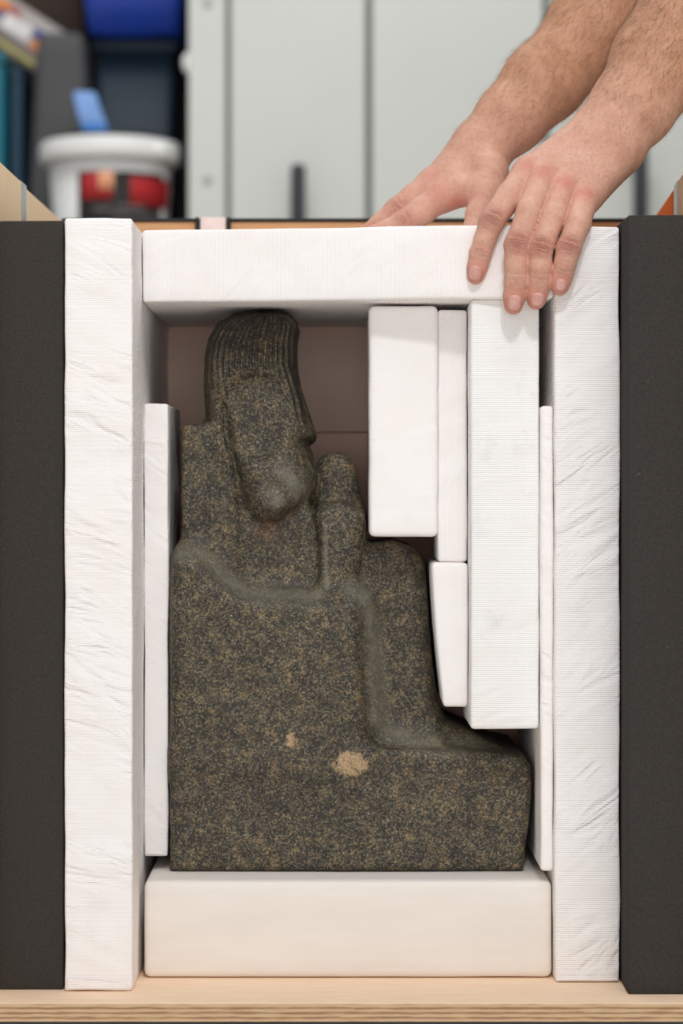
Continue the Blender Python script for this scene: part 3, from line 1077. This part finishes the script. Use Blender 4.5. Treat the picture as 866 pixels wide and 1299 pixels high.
V2, Q2 = build_arm(lo2, hi2, 0.0016, palm2, [index2, middle2, ring2, pinky2, thumb2], webs2, forearm2)

# --- the rest of the person stands above and to the right of the picture, bent over the crate
CH = (SH1 + SH2) / 2
lft = (SH1 - SH2).normalized()
fwd = Vector((lft.y, -lft.x, 0)).normalized()
HIP = Vector((0.70, 0.76, 0.76))
NK = CH + Vector((0, 0, 0.05)) + fwd * 0.02
gz = (fwd * 0.75 + Vector((0, 0, -0.62))).normalized()     # where the face looks
hu = (Vector((0, 0, 1)) - gz * gz.z).normalized()
hs = gz.cross(hu)
HC = NK + fwd * 0.09 + Vector((0, 0, 0.15))


def hp(x, y, z):
    return HC + hs * x + gz * y + hu * z


FH = Field(tuple(np.array(HC) - 0.17), tuple(np.array(HC) + 0.17), 0.003)
FH.cone(hp(0, -0.020, 0.030), hp(0, 0.018, 0.028), 0.080, 0.074, 0.02)          # skull
FH.cone(hp(0, 0.035, -0.030), hp(0, 0.050, -0.085), 0.052, 0.026, 0.025)        # cheeks to chin
for sd_ in (-1, 1):
    FH.cone(hp(0.045 * sd_, 0.005, -0.045), hp(0.012 * sd_, 0.052, -0.088), 0.024, 0.018, 0.02)   # jaw
    FH.cone(hp(0.012 * sd_, 0.088, 0.022), hp(0.042 * sd_, 0.074, 0.020), 0.009, 0.008, 0.012)    # brow
    FH.cone(hp(0.080 * sd_, -0.006, 0.020), hp(0.078 * sd_, -0.002, -0.024), 0.012, 0.008, 0.006)  # ear
FH.cone(hp(0, 0.090, 0.010), hp(0, 0.110, -0.022), 0.008, 0.011, 0.010)         # nose
FH.cone(hp(-0.018, 0.082, -0.050), hp(0.018, 0.082, -0.050), 0.007, 0.007, 0.006)  # lips
FH.cone(hp(0, -0.030, -0.030), NK, 0.054, 0.060, 0.02)                          # neck
V3, Q3 = FH.surface()
V3 = relax(V3, Q3, 1, 0.4)
VA = np.concatenate([V1, V2, V3])
QA = np.concatenate([Q1, Q2 + len(V1), Q3 + len(V1) + len(V2)])
pm = mesh_np(VA, QA)
redn = np.zeros(len(VA))
cu = np.zeros(len(VA))
cw = np.zeros(len(VA))
for fset, n0, n1 in (((index, middle, ring, pinky), 0, len(V1)), ((index2, middle2, ring2, pinky2), len(V1), len(V1) + len(V2))):
    sub = VA[n0:n1]
    for f in fset:
        pts = [np.array(P(*p[:3])) for p in f]
        joints = [(0, 0.0085, 0.75, 0.0), (2, 0.0080, 0.6, 1.0), (4, 0.006, 0.30, 0.55), (len(f) - 1, 0.010, 0.75, 0.0)] if len(f) >= 7 else [(0, 0.011, 0.5, 0.0), (2, 0.0085, 0.35, 0.5), (len(f) - 1, 0.01, 0.6, 0)]
        for j, sg, rd, cr_w in joints:
            c = pts[j] + np.array((0, -f[j][3] * 0.75, f[j][3] * 0.2))
            d = np.linalg.norm(sub - c, axis=1)
            g = np.exp(-(d / sg) ** 2)
            redn[n0:n1] = np.maximum(redn[n0:n1], rd * g)
            if cr_w > 0:
                ax = pts[min(j + 1, len(pts) - 1)] - pts[j - 1]
                ax /= np.linalg.norm(ax)
                g2 = cr_w * np.exp(-(d / (sg * 0.95)) ** 2)
                take = g2 > cw[n0:n1]
                cu[n0:n1][take] = ((sub - c) @ ax)[take]
                cw[n0:n1][take] = g2[take]
web = np.array(P(578, 262, 0.16))
redn = np.maximum(redn, 0.8 * np.exp(-(np.linalg.norm(VA - web, axis=1) / 0.012) ** 2))
apx, apy = pix(VA)
armf = np.concatenate([np.clip(((apx[:len(V1)] - 740) * 0.5 + (200 - apy[:len(V1)])) / 190, 0, 1), np.clip(((apx[len(V1):] - 580) * 0.6 + (220 - apy[len(V1):])) / 210, 0, 1)])
armf[len(V1) + len(V2):] = 0.3
attr(pm, 'red', redn)
attr(pm, 'crease_u', cu)
attr(pm, 'crease_w', cw)
attr(pm, 'arm', armf)
person = link('person', pm, M['skin'])
tag(person, 'person with bare forearms reaching in from the upper right, both hands on the lintel pad', 'person')


def fingernail(f, ln, wd, back, face=(0, -1, 0.12)):
    a = P(*f[-2][:3])
    b = P(*f[-1][:3])
    r = f[-1][3]
    ax = (b - a).normalized()
    nrm = Vector(face)
    nrm = (nrm - ax * nrm.dot(ax)).normalized()
    sd = ax.cross(nrm).normalized()
    c = b - ax * back
    r2 = f[-2][3]
    seg = (b - a).length
    vs, fs = [], []
    nu, nv = 9, 9
    for j in range(nv):
        v = j / (nv - 1) * 2 - 1
        hw = wd * (1 - 0.32 * max(0, v) ** 3.0 - 0.22 * max(0, -v) ** 3.0)
        for i in range(nu):
            u = i / (nu - 1) * 2 - 1
            # rounded tip and cuticle
            vv = v * (1 - 0.14 * u * u)
            sb = max(0.0, back - vv * ln)
            R = r + (r2 - r) * min(1.0, sb / seg) + 0.0009
            ang = u * hw / R
            drop = 0.0010 * max(0, vv * ln - back) / 0.003
            vs.append(c + ax * (vv * ln) + nrm * (R * math.cos(ang) - drop + 0.0005 * (1 - abs(u) ** 4)) + sd * (R * math.sin(ang)))
    for j in range(nv - 1):
        for i in range(nu - 1):
            k = j * nu + i
            fs.append((k, k + 1, k + nu + 1, k + nu))
    n = len(vs)
    vs2 = [p - nrm * 0.0012 for p in vs]
    fs2 = [tuple(q + n for q in reversed(f4)) for f4 in fs]
    rim = [j * nu for j in range(nv)] + [(nv - 1) * nu + i for i in range(1, nu)] + [j * nu + nu - 1 for j in range(nv - 2, -1, -1)] + [i for i in range(nu - 2, 0, -1)]
    sidef = [(rim[i], rim[(i + 1) % len(rim)], rim[(i + 1) % len(rim)] + n, rim[i] + n) for i in range(len(rim))]
    me = mesh_from(vs + vs2, fs + fs2 + sidef)
    bm = bmesh.new()
    bm.from_mesh(me)
    bmesh.ops.recalc_face_normals(bm, faces=bm.faces)
    bm.to_mesh(me)
    bm.free()
    return link('fingernail', me, M['nail'], person)


fingernail(index, 0.0062, 0.0056, 0.0030, (-0.12, -1, 0.1))
fingernail(middle, 0.0066, 0.0058, 0.0030, (0.0, -1, 0.05))
fingernail(ring, 0.0060, 0.0054, 0.0028, (0.05, -1, 0.05))
fingernail(pinky, 0.0050, 0.0046, 0.0026, (0.0, -1, 0.05))


def hairs(n, seed):
    rnd = np.random.default_rng(seed)
    nor = np.empty(len(VA) * 3, np.float32)
    pm.vertices.foreach_get('normal', nor)
    nor = nor.reshape(-1, 3)
    dens = armf.copy()
    dens[:len(V1)] = np.maximum(dens[:len(V1)], 0.22 * np.clip((apx[:len(V1)] - 715) / 30, 0, 1) * (apy[:len(V1)] < 235))
    dens[(apy < -40) | (apx > 900)] = 0
    dens *= np.where(nor[:, 1] < 0.35, 1.0, 0.2)
    p = dens / dens.sum()
    pick = rnd.choice(len(VA), n, p=p)
    vs, fs = [], []
    d1 = np.array(P(773, 166, 0.1)) - np.array(P(905, -50, 0.15))
    d1 /= np.linalg.norm(d1)
    d2 = np.array(P(619, 182, 0.2)) - np.array(P(835, -80, 0.28))
    d2 /= np.linalg.norm(d2)
    for i in pick:
        o, nn = VA[i], nor[i]
        dr = d1 if i < len(V1) else d2
        j = rnd.normal(0, 0.35, 3)
        fl = dr + nn * 0.30 + j
        fl -= nn * (fl @ nn)
        fl = fl / np.linalg.norm(fl)
        L = rnd.uniform(0.006, 0.015) * (0.5 + 0.5 * armf[i])
        lift = rnd.uniform(0.12, 0.5)
        p0 = o - nn * 0.0003
        p1 = o + fl * L * 0.5 + nn * L * lift * 0.7
        p2 = o + fl * L + nn * L * lift * 0.8
        s = np.cross(fl, nn)
        w = 0.00005
        k = len(vs)
        vs += [p0 + s * w, p0 - s * w, p0 + nn * w, p1 + s * w * .8, p1 - s * w * .8, p1 + nn * w * .8, p2]
        fs += [(k, k + 1, k + 4, k + 3), (k + 1, k + 2, k + 5, k + 4), (k + 2, k, k + 3, k + 5), (k + 3, k + 4, k + 6), (k + 4, k + 5, k + 6), (k + 5, k + 3, k + 6)]
    o = link('arm_hair', mesh_from(vs, fs), M['hair'], person)
    o['kind'] = 'stuff'
    return o


hairs(10000, 8)


def cloth_part(name, cones, lo, hi, h, mat, label):
    Fc = Field(lo, hi, h)
    for a, b, ra, rb, k in cones:
        Fc.cone(a, b, ra, rb, k)
    v, q = Fc.surface()
    o = link(name, mesh_np(relax(v, q, 2, 0.5), q), mat, person)
    o['label'] = label
    return o


M['shirt'] = plain('navy_cotton', (38, 44, 60), 0.9, 0, 0.15, 60)
M['trousers'] = plain('dark_denim', (48, 50, 56), 0.9, 0, 0.15, 60)
M['shoe'] = plain('black_shoe', (28, 27, 27), 0.5)
M['head_hair'] = plain('dark_hair', (58, 42, 30), 0.7, 0, 0.3, 200)
M['eye_white'] = plain('eye_white', (228, 222, 216), 0.2)
up_t = (CH - HIP).normalized()
side_h = Vector((lft.x, lft.y, 0)).normalized()
WST = HIP.lerp(CH, 0.45)
shirt = [(EL1.lerp(SH1, 0.50), SH1, 0.058, 0.068, 0.02), (EL2.lerp(SH2, 0.50), SH2, 0.058, 0.068, 0.02), (SH1, CH, 0.066, 0.085, 0.05), (SH2, CH, 0.066, 0.085, 0.05), (CH, NK, 0.07, 0.062, 0.03)]
for sd_ in (-1, 1):
    shirt.append((CH + lft * 0.07 * sd_ - Vector((0, 0, 0.05)), WST + side_h * 0.055 * sd_, 0.100, 0.095, 0.06))
    shirt.append((WST + side_h * 0.055 * sd_, HIP + side_h * 0.065 * sd_, 0.095, 0.105, 0.05))
cloth_part('shirt', shirt, (0.12, 0.10, 0.55), (0.98, 1.05, 1.42), 0.007, M['shirt'], 'dark navy short sleeved shirt')
legs_ = []
for sd_ in (-1, 1):
    h0 = HIP + side_h * 0.085 * sd_ - Vector((0, 0, 0.03))
    kn = Vector((h0.x + 0.01 - fwd.x * -0.04, h0.y - fwd.y * -0.04, 0.32))
    an = Vector((kn.x + 0.02, kn.y + 0.03, FLOOR_Z + 0.09))
    legs_ += [(h0, kn, 0.090, 0.064, 0.03), (kn, an, 0.064, 0.050, 0.03)]
    toe = an + fwd * 0.15
    cloth_part('shoe', [(Vector((an.x, an.y, FLOOR_Z + 0.045)) - fwd * 0.03, Vector((toe.x, toe.y, FLOOR_Z + 0.036)), 0.044, 0.036, 0.02), (an, Vector((an.x, an.y, FLOOR_Z + 0.05)), 0.042, 0.044, 0.02)],
               (an.x - 0.28, an.y - 0.28, FLOOR_Z), (an.x + 0.28, an.y + 0.28, FLOOR_Z + 0.2), 0.006, M['shoe'], 'black shoe')
legs_.append((HIP - side_h * 0.06, HIP + side_h * 0.06, 0.112, 0.112, 0.03))
cloth_part('trousers', legs_, (0.42, 0.48, FLOOR_Z), (1.05, 1.10, 0.92), 0.007, M['trousers'], 'dark trousers')
cloth_part('hair', [(hp(0, -0.030, 0.045), hp(0, 0.018, 0.052), 0.080, 0.068, 0.02), (hp(0, -0.040, 0.02), hp(0, -0.050, -0.03), 0.072, 0.050, 0.02)], tuple(np.array(HC) - 0.16), tuple(np.array(HC) + 0.16), 0.004, M['head_hair'], 'short dark brown hair')
for sd_ in (-1, 1):
    bm = bmesh.new()
    bmesh.ops.create_uvsphere(bm, u_segments=16, v_segments=10, radius=0.0115)
    bmesh.ops.translate(bm, verts=bm.verts, vec=hp(0.030 * sd_, 0.076, 0.006))
    me = bpy.data.meshes.new('eye')
    bm.to_mesh(me)
    bm.free()
    ey = link('eye', me, M['eye_white'], person)
    bm = bmesh.new()
    bmesh.ops.create_uvsphere(bm, u_segments=12, v_segments=8, radius=0.0062)
    bmesh.ops.translate(bm, verts=bm.verts, vec=hp(0.030 * sd_, 0.0825, 0.004))
    me = bpy.data.meshes.new('iris')
    bm.to_mesh(me)
    bm.free()
    link('iris', me, M['brown_dark'], ey)

# ------------------------------------------------------------------ background: steel lockers
LY = 2.55
lk = empty('steel_locker', (PX(560, LY), LY + 0.25, FLOOR_Z))
tag(lk, 'pale grey steel locker with black door handles behind the crate', 'locker')
LTOP = 1.9
box('carcass', (PX(239, LY), PX(1160, LY), LY + 0.02, LY + 0.5, FLOOR_Z, LTOP), M['locker_groove'], lk, 0.002)
box('side_stile', (PX(239, LY), PX(286, LY), LY - 0.004, LY + 0.02, FLOOR_Z, LTOP), M['locker'], lk, 0.003)
for y in (3, 228, 453):
    bm = bmesh.new()
    bmesh.ops.create_cone(bm, cap_ends=True, segments=16, radius1=0.0095, radius2=0.007, depth=0.004)
    bmesh.ops.rotate(bm, verts=bm.verts, matrix=Matrix.Rotation(math.pi / 2, 3, 'X'))
    bmesh.ops.translate(bm, verts=bm.verts, vec=P(263, y, LY - 0.006) - lk.location)
    me = bpy.data.meshes.new('rivet')
    bm.to_mesh(me)
    bm.free()
    link('rivet', me, M['rivet'], lk)
for xa, xb, hx, hy in ((293, 463, 378, 208), (472, 688, None, 0), (697, 930, 812, 186), (939, 1158, None, 0)):
    d = box('door', (PX(xa, LY), PX(xb, LY), LY - 0.004, LY + 0.02, FLOOR_Z + 0.06, LTOP - 0.02), M['locker'], lk, 0.003)
    if hx:
        zc_ = PZ(hy, LY - 0.04)
        x = PX(hx, LY - 0.04)
        hd = link('handle', box_mesh(x - 0.014, x + 0.014, LY - 0.055, LY - 0.03, zc_ - 0.20, zc_, 0.010, 4), M['handle'], d)
        hd.data.transform(Matrix.Translation(-lk.location))
        for zz in (zc_ - 0.035, zc_ - 0.165):
            m2 = box_mesh(x - 0.008, x + 0.008, LY - 0.035, LY - 0.004, zz - 0.012, zz + 0.012, 0.003, 2)
            m2.transform(Matrix.Translation(-lk.location))
            link('handle_foot', m2, M['handle'], d)
# white knob at the edge of the locker
bm = bmesh.new()
bmesh.ops.create_uvsphere(bm, u_segments=16, v_segments=10, radius=0.013)
bmesh.ops.scale(bm, verts=bm.verts, vec=(0.7, 0.7, 1.5))
bmesh.ops.translate(bm, verts=bm.verts, vec=P(237, 80, LY + 0.01) - lk.location)
me = bpy.data.meshes.new('knob')
bm.to_mesh(me)
bm.free()
link('edge_knob', me, M['white_plastic'], lk)

# ------------------------------------------------------------------ background: shelf with bins and a bucket
SY0, SY1 = 2.50, 3.15
S_L, S_R = PX(-90, 2.8), PX(236, 2.8)
SH = PZ(395, 2.7)
sh = empty('shelving_unit', ((S_L + S_R) / 2, 2.8, FLOOR_Z))
tag(sh, 'dark metal shelving unit holding bins left of the lockers', 'shelf')
for z in (SH, SH - 0.62):
    box('shelf_board', (S_L, S_R, SY0, SY1, z - 0.025, z), M['shelf_metal'], sh, 0.002)
box('shade_sheet', (S_L, S_R, SY1 + 0.02, SY1 + 0.03, FLOOR_Z, 1.9), M['shelf_metal'], sh, 0.001)
for x in (S_L, S_R - 0.01):
    for y in ((SY0 + 0.0, SY1 - 0.03) if x == S_L else (SY1 - 0.06, SY1 - 0.03)):
        box('post', (x - 0.0, x + 0.012, y, y + 0.03, FLOOR_Z, 1.9), M['shelf_metal'], sh, 0.001)


def frustum_bin(name, cx, cy, z0, z1, w0, w1, d0, d1, wall, mat, label, cat, group=None, lip=True, ribs=0):
    """open rectangular plastic bin, wider above, with a rolled lip and a hollow inside"""
    t = empty(name, (cx, cy, z0))
    H = z1 - z0

    def ring(w, d, z):
        return [(-w / 2, -d / 2, z), (w / 2, -d / 2, z), (w / 2, d / 2, z), (-w / 2, d / 2, z)]
    v = ring(w0, d0, 0) + ring(w1, d1, H) + ring(w1 - 2 * wall, d1 - 2 * wall, H) + ring(w0 - 2 * wall, d0 - 2 * wall, wall)
    f = [(3, 2, 1, 0)]
    for a in (0, 4, 8):
        for i in range(4):
            j = (i + 1) % 4
            f.append((a + i, a + j, a + 4 + j, a + 4 + i))
    f.append((12, 13, 14, 15))
    me = mesh_from(v, f)
    bm = bmesh.new()
    bm.from_mesh(me)
    bmesh.ops.recalc_face_normals(bm, faces=bm.faces)
    ed = [e2 for e2 in bm.edges if abs(e2.verts[0].co.z - e2.verts[1].co.z) > H * 0.5]
    bmesh.ops.bevel(bm, geom=ed, offset=min(w0, d0) * 0.1, segments=4, profile=0.5, affect='EDGES')
    bm.to_mesh(me)
    bm.free()
    link('body', me, mat, t)
    if lip:
        o = link('lip', box_mesh(-w1 / 2 - 0.008, w1 / 2 + 0.008, -d1 / 2 - 0.008, d1 / 2 + 0.008, H - 0.03, H - 0.004, 0.006, 2), mat, t)
        bm = bmesh.new()
        bm.from_mesh(o.data)
        bm.to_mesh(o.data)
        bm.free()
    for i in range(ribs):
        x = (i + 0.5) / ribs * w0 * 0.8 - w0 * 0.4
        link('rib', box_mesh(x - 0.006, x + 0.006, -(d0 + d1) / 4 - 0.010, -(d0 + d1) / 4 + 0.02, 0.02, H - 0.04, 0.002, 1), mat, t)
    tag(t, label, cat, group)
    return t


# petrol bin with the blue bin stacked on it
by = 2.95
zt = PZ(62, by)
frustum_bin('storage_bin', PX(177, by), by, SH, zt, 0.135, 0.160, 0.22, 0.24, 0.006, M['petrol_plastic'], 'dark petrol blue storage bin under the bright blue bin', 'bin', 'bins on the shelf', True, 0)
bz = zt
frustum_bin('storage_bin', PX(176, by - 0.04), by - 0.04, bz, bz + 0.24, 0.185, 0.235, 0.27, 0.30, 0.006, M['blue_plastic'], 'bright cobalt blue bin stacked on the dark petrol bin', 'bin', 'bins on the shelf', True, 0)
# grey tall bin and teal boxes
gy = 2.80
gb_h = PZ(45, gy) - SH


def taper(w):
    f = max(0.0, w.z / gb_h)
    w.x *= 1.0 - 0.34 * f ** 1.6
    w.y *= 1.0 - 0.3 * f
    return w


wbn = empty('waste_bin', (PX(80, gy), gy, SH))
tag(wbn, 'dark grey tapered tall bin behind the white bucket', 'bin')
link('body', rounded_box(-0.072, 0.072, -0.065, 0.065, 0, gb_h, 0.026, 0.03, 0.0, 3, taper), M['grey_fabric'], wbn)
link('seam_band', rounded_box(-0.0735, 0.0735, -0.0665, 0.0665, 0.20, 0.212, 0.005, 0.03, 0.0, 3, taper), M['grey_fabric'], wbn)
ty = 2.80
tq = empty('storage_box', (PX(10, ty), ty, SH))
tag(tq, 'teal storage box standing at the left end of the shelf', 'box')
box('body', (PX(-60, ty), PX(14, ty), ty - 0.1, ty + 0.14, SH, PZ(92, ty)), M['teal_plastic'], tq, 0.008, 3)
box('lid', (PX(-62, ty), PX(16, ty), ty - 0.105, ty + 0.145, PZ(92, ty), PZ(78, ty)), M['teal_plastic'], tq, 0.006, 3)
ta = empty('storage_box', (PX(26, ty + 0.1), ty + 0.1, SH))
tag(ta, 'narrow dark teal box between the teal box and the grey bin', 'box')
box('body', (-0.6685, -0.6445, ty - 0.05, ty + 0.2, SH, PZ(115, ty + 0.1)), M['teal_dark'], ta, 0.004, 2)
box('lid', (-0.6690, -0.6440, ty - 0.052, ty + 0.202, PZ(115, ty + 0.1), PZ(104, ty + 0.1)), M['teal_dark'], ta, 0.003, 2)

# printed carton leaning over the bins
cy_ = 2.93
ang = math.radians(33)
ct = empty('printed_carton', P(32, 45, cy_))
ct.rotation_euler = (0, ang, 0)
tag(ct, 'tilted grey carton with colourful print lying across the bins', 'carton')
hl, hh_ = 0.19, 0.046


def cpart(name, dims, mat, bev=0.002):
    return link(name, box_mesh(*dims, bev, 2), mat, ct, False)


cpart('body', (-hl, hl * 0.48, -0.05, 0.06, -hh_, hh_), M['carton'])
cpart('flap', (-hl, hl * 0.46, -0.0535, -0.0495, -hh_ - 0.012, -hh_ + 0.026), M['carton_side'])
for (a, b, c, d, m) in ((-0.085, -0.045, 0.012, 0.034, 'ink_orange'), (-0.09, -0.07, -0.005, 0.014, 'ink_yellow'), (-0.045, 0.018, -0.014, 0.016, 'ink_white'), (-0.068, -0.046, -0.002, 0.014, 'ink_blue'),
                        (0.022, 0.046, 0.000, 0.022, 'ink_blue'), (0.030, 0.058, -0.020, 0.002, 'ink_orange'), (0.046, 0.060, -0.006, 0.012, 'ink_yellow'), (-0.05, -0.02, 0.020, 0.032, 'ink_red'), (-0.05, 0.06, -0.050, -0.040, 'ink_yellow')):
    cpart('print', (a, b, -0.0560 if c < -0.03 else -0.0512, -0.05, c, d), M[m], 0)
br = empty('brown_carton', (PX(72, 3.05), 3.05, PZ(52, 3.02)))
tag(br, 'dark brown carton in the shade behind the tilted printed carton', 'carton')
box('body', (PX(20, 3.02), PX(105, 3.02), 3.03, 3.13, PZ(52, 3.02), PZ(-60, 3.02)), M['brown_dark'], br, 0.002)
box('lid_flap', (PX(20, 3.02), PX(105, 3.02), 3.025, 3.05, PZ(-66, 3.02), PZ(-60, 3.02)), M['brown_dark'], br, 0.001)
box('support_tray', (PX(20, 3.02), PX(105, 3.02), 3.035, 3.12, SH, PZ(52, 3.02)), M['shelf_metal'], br, 0.002)

# the white bucket
BKY = 2.62
bk = empty('paint_bucket', (PX(140, BKY), BKY, SH))
tag(bk, 'white plastic bucket with a black and red label', 'bucket')


def lathe(name, prof, mat, parent, seg=64, ctr=(0, 0)):
    vs, fs = [], []
    n = len(prof)
    for i in range(seg):
        a = 2 * math.pi * i / seg
        for r, z in prof:
            vs.append((ctr[0] + r * math.cos(a), ctr[1] + r * math.sin(a), z))
    for i in range(seg):
        j = (i + 1) % seg
        for k in range(n - 1):
            fs.append((i * n + k, j * n + k, j * n + k + 1, i * n + k + 1))
    me = mesh_from(vs, fs)
    bm = bmesh.new()
    bm.from_mesh(me)
    bmesh.ops.remove_doubles(bm, verts=bm.verts, dist=1e-5)
    bmesh.ops.recalc_face_normals(bm, faces=bm.faces)
    bm.to_mesh(me)
    bm.free()
    return link(name, me, mat, parent)


pxm = (BKY - CAM_Y) / F_PX
R1 = 78 * pxm
zl = PZ(202, BKY) - SH           # under the rim
zl2 = PZ(184, BKY) - SH
lathe('body', [(0, 0), (R1 * 0.80, 0), (R1 * 0.82, 0.004), (R1, zl), (R1 * 0.97, zl), (0, zl - 0.002)], M['white_plastic'], bk)
lathe('lid', [(0, zl2 - 0.004), (R1 * 1.0, zl2 - 0.004), (R1 * 1.03, zl2), (R1 * 1.10, zl2), (R1 * 1.14, zl2 - 0.006), (R1 * 1.15, zl - 0.002), (R1 * 1.12, zl - 0.010), (R1 * 1.02, zl - 0.012), (R1 * 1.0, zl), (0, zl)], M['white_plastic'], bk)
lathe('lid_cap', [(0, zl2), (R1 * 0.94, zl2 - 0.003), (R1 * 0.93, zl2 + 0.011), (R1 * 0.90, zl2 + 0.0125), (0, zl2 + 0.0125)], M['black_rubber'], bk)
lathe('rim_clip', [(0, -0.014), (0.016, -0.012), (0.020, 0), (0.016, 0.012), (0, 0.014)], M['white_plastic'], bk, 20, (R1 * 0.84, -R1 * 0.74)).location = (0, 0, zl + 0.004)


def label_patch(name, x0, x1, y0, y1, mat, lift, parent):
    """a piece of label bent around the bucket wall, between picture columns and rows"""
    vs, fs = [], []
    n = 16
    for j in range(2):
        z = (PZ(y0 if j else y1, BKY - R1) - SH)
        rr = R1 * (0.82 + 0.18 * z / zl) + 0.0006 + lift
        for i in range(n + 1):
            xx = (lerp(x0, x1, i / n) - 140) * pxm * (1 - R1 / (BKY - CAM_Y) * 0.8)
            xx = max(-rr * 0.985, min(rr * 0.985, xx))
            vs.append((xx, -math.sqrt(rr * rr - xx * xx), z))
    for i in range(n):
        fs.append((i, i + 1, n + 2 + i, n + 1 + i))
    me = mesh_from(vs, fs)
    bm = bmesh.new()
    bm.from_mesh(me)
    r = bmesh.ops.solidify(bm, geom=bm.faces, thickness=0.0005)
    bmesh.ops.recalc_face_normals(bm, faces=bm.faces)
    bm.to_mesh(me)
    bm.free()
    return link(name, me, M[mat], parent)


lb = label_patch('label', 106, 224, 216, 330, 'ink_black', 0.0, bk)
for (x0, x1, y0, y1, m) in ((111, 150, 218, 252, 'ink_red'), (172, 223, 222, 258, 'ink_red'), (132, 152, 217, 240, 'ink_tan'), (126, 150, 262, 268, 'ink_grey'), (155, 190, 258, 264, 'ink_grey'), (150, 206, 267, 273, 'ink_grey')):
    label_patch('label_print', x0, x1, y0, y1, m, 0.0012, lb)

# pale blue packet leaning on the bucket lid
z_top = SH + zl2 + 0.0127
cl = empty('blue_packet', (PX(128, BKY), BKY - 0.01, z_top))
tag(cl, 'pale blue packet standing tilted on the bucket lid', 'packet')
for nm, z0, z1, mt in (('body', 0.022, 0.088, 'sky_cloth'), ('base_band', 0.0, 0.024, 'sky_cloth2')):
    me = rounded_box(-0.026, 0.026, -0.014, 0.014, z0, z1, 0.006, 0.01, 0.0025, 31)
    for v in me.vertices:
        v.co.x += -0.36 * v.co.z
        v.co.x *= 1.0 - 2.2 * max(0.0, v.co.z - 0.02)
        v.co.x -= 0.004
    link(nm, me, M[mt], cl)
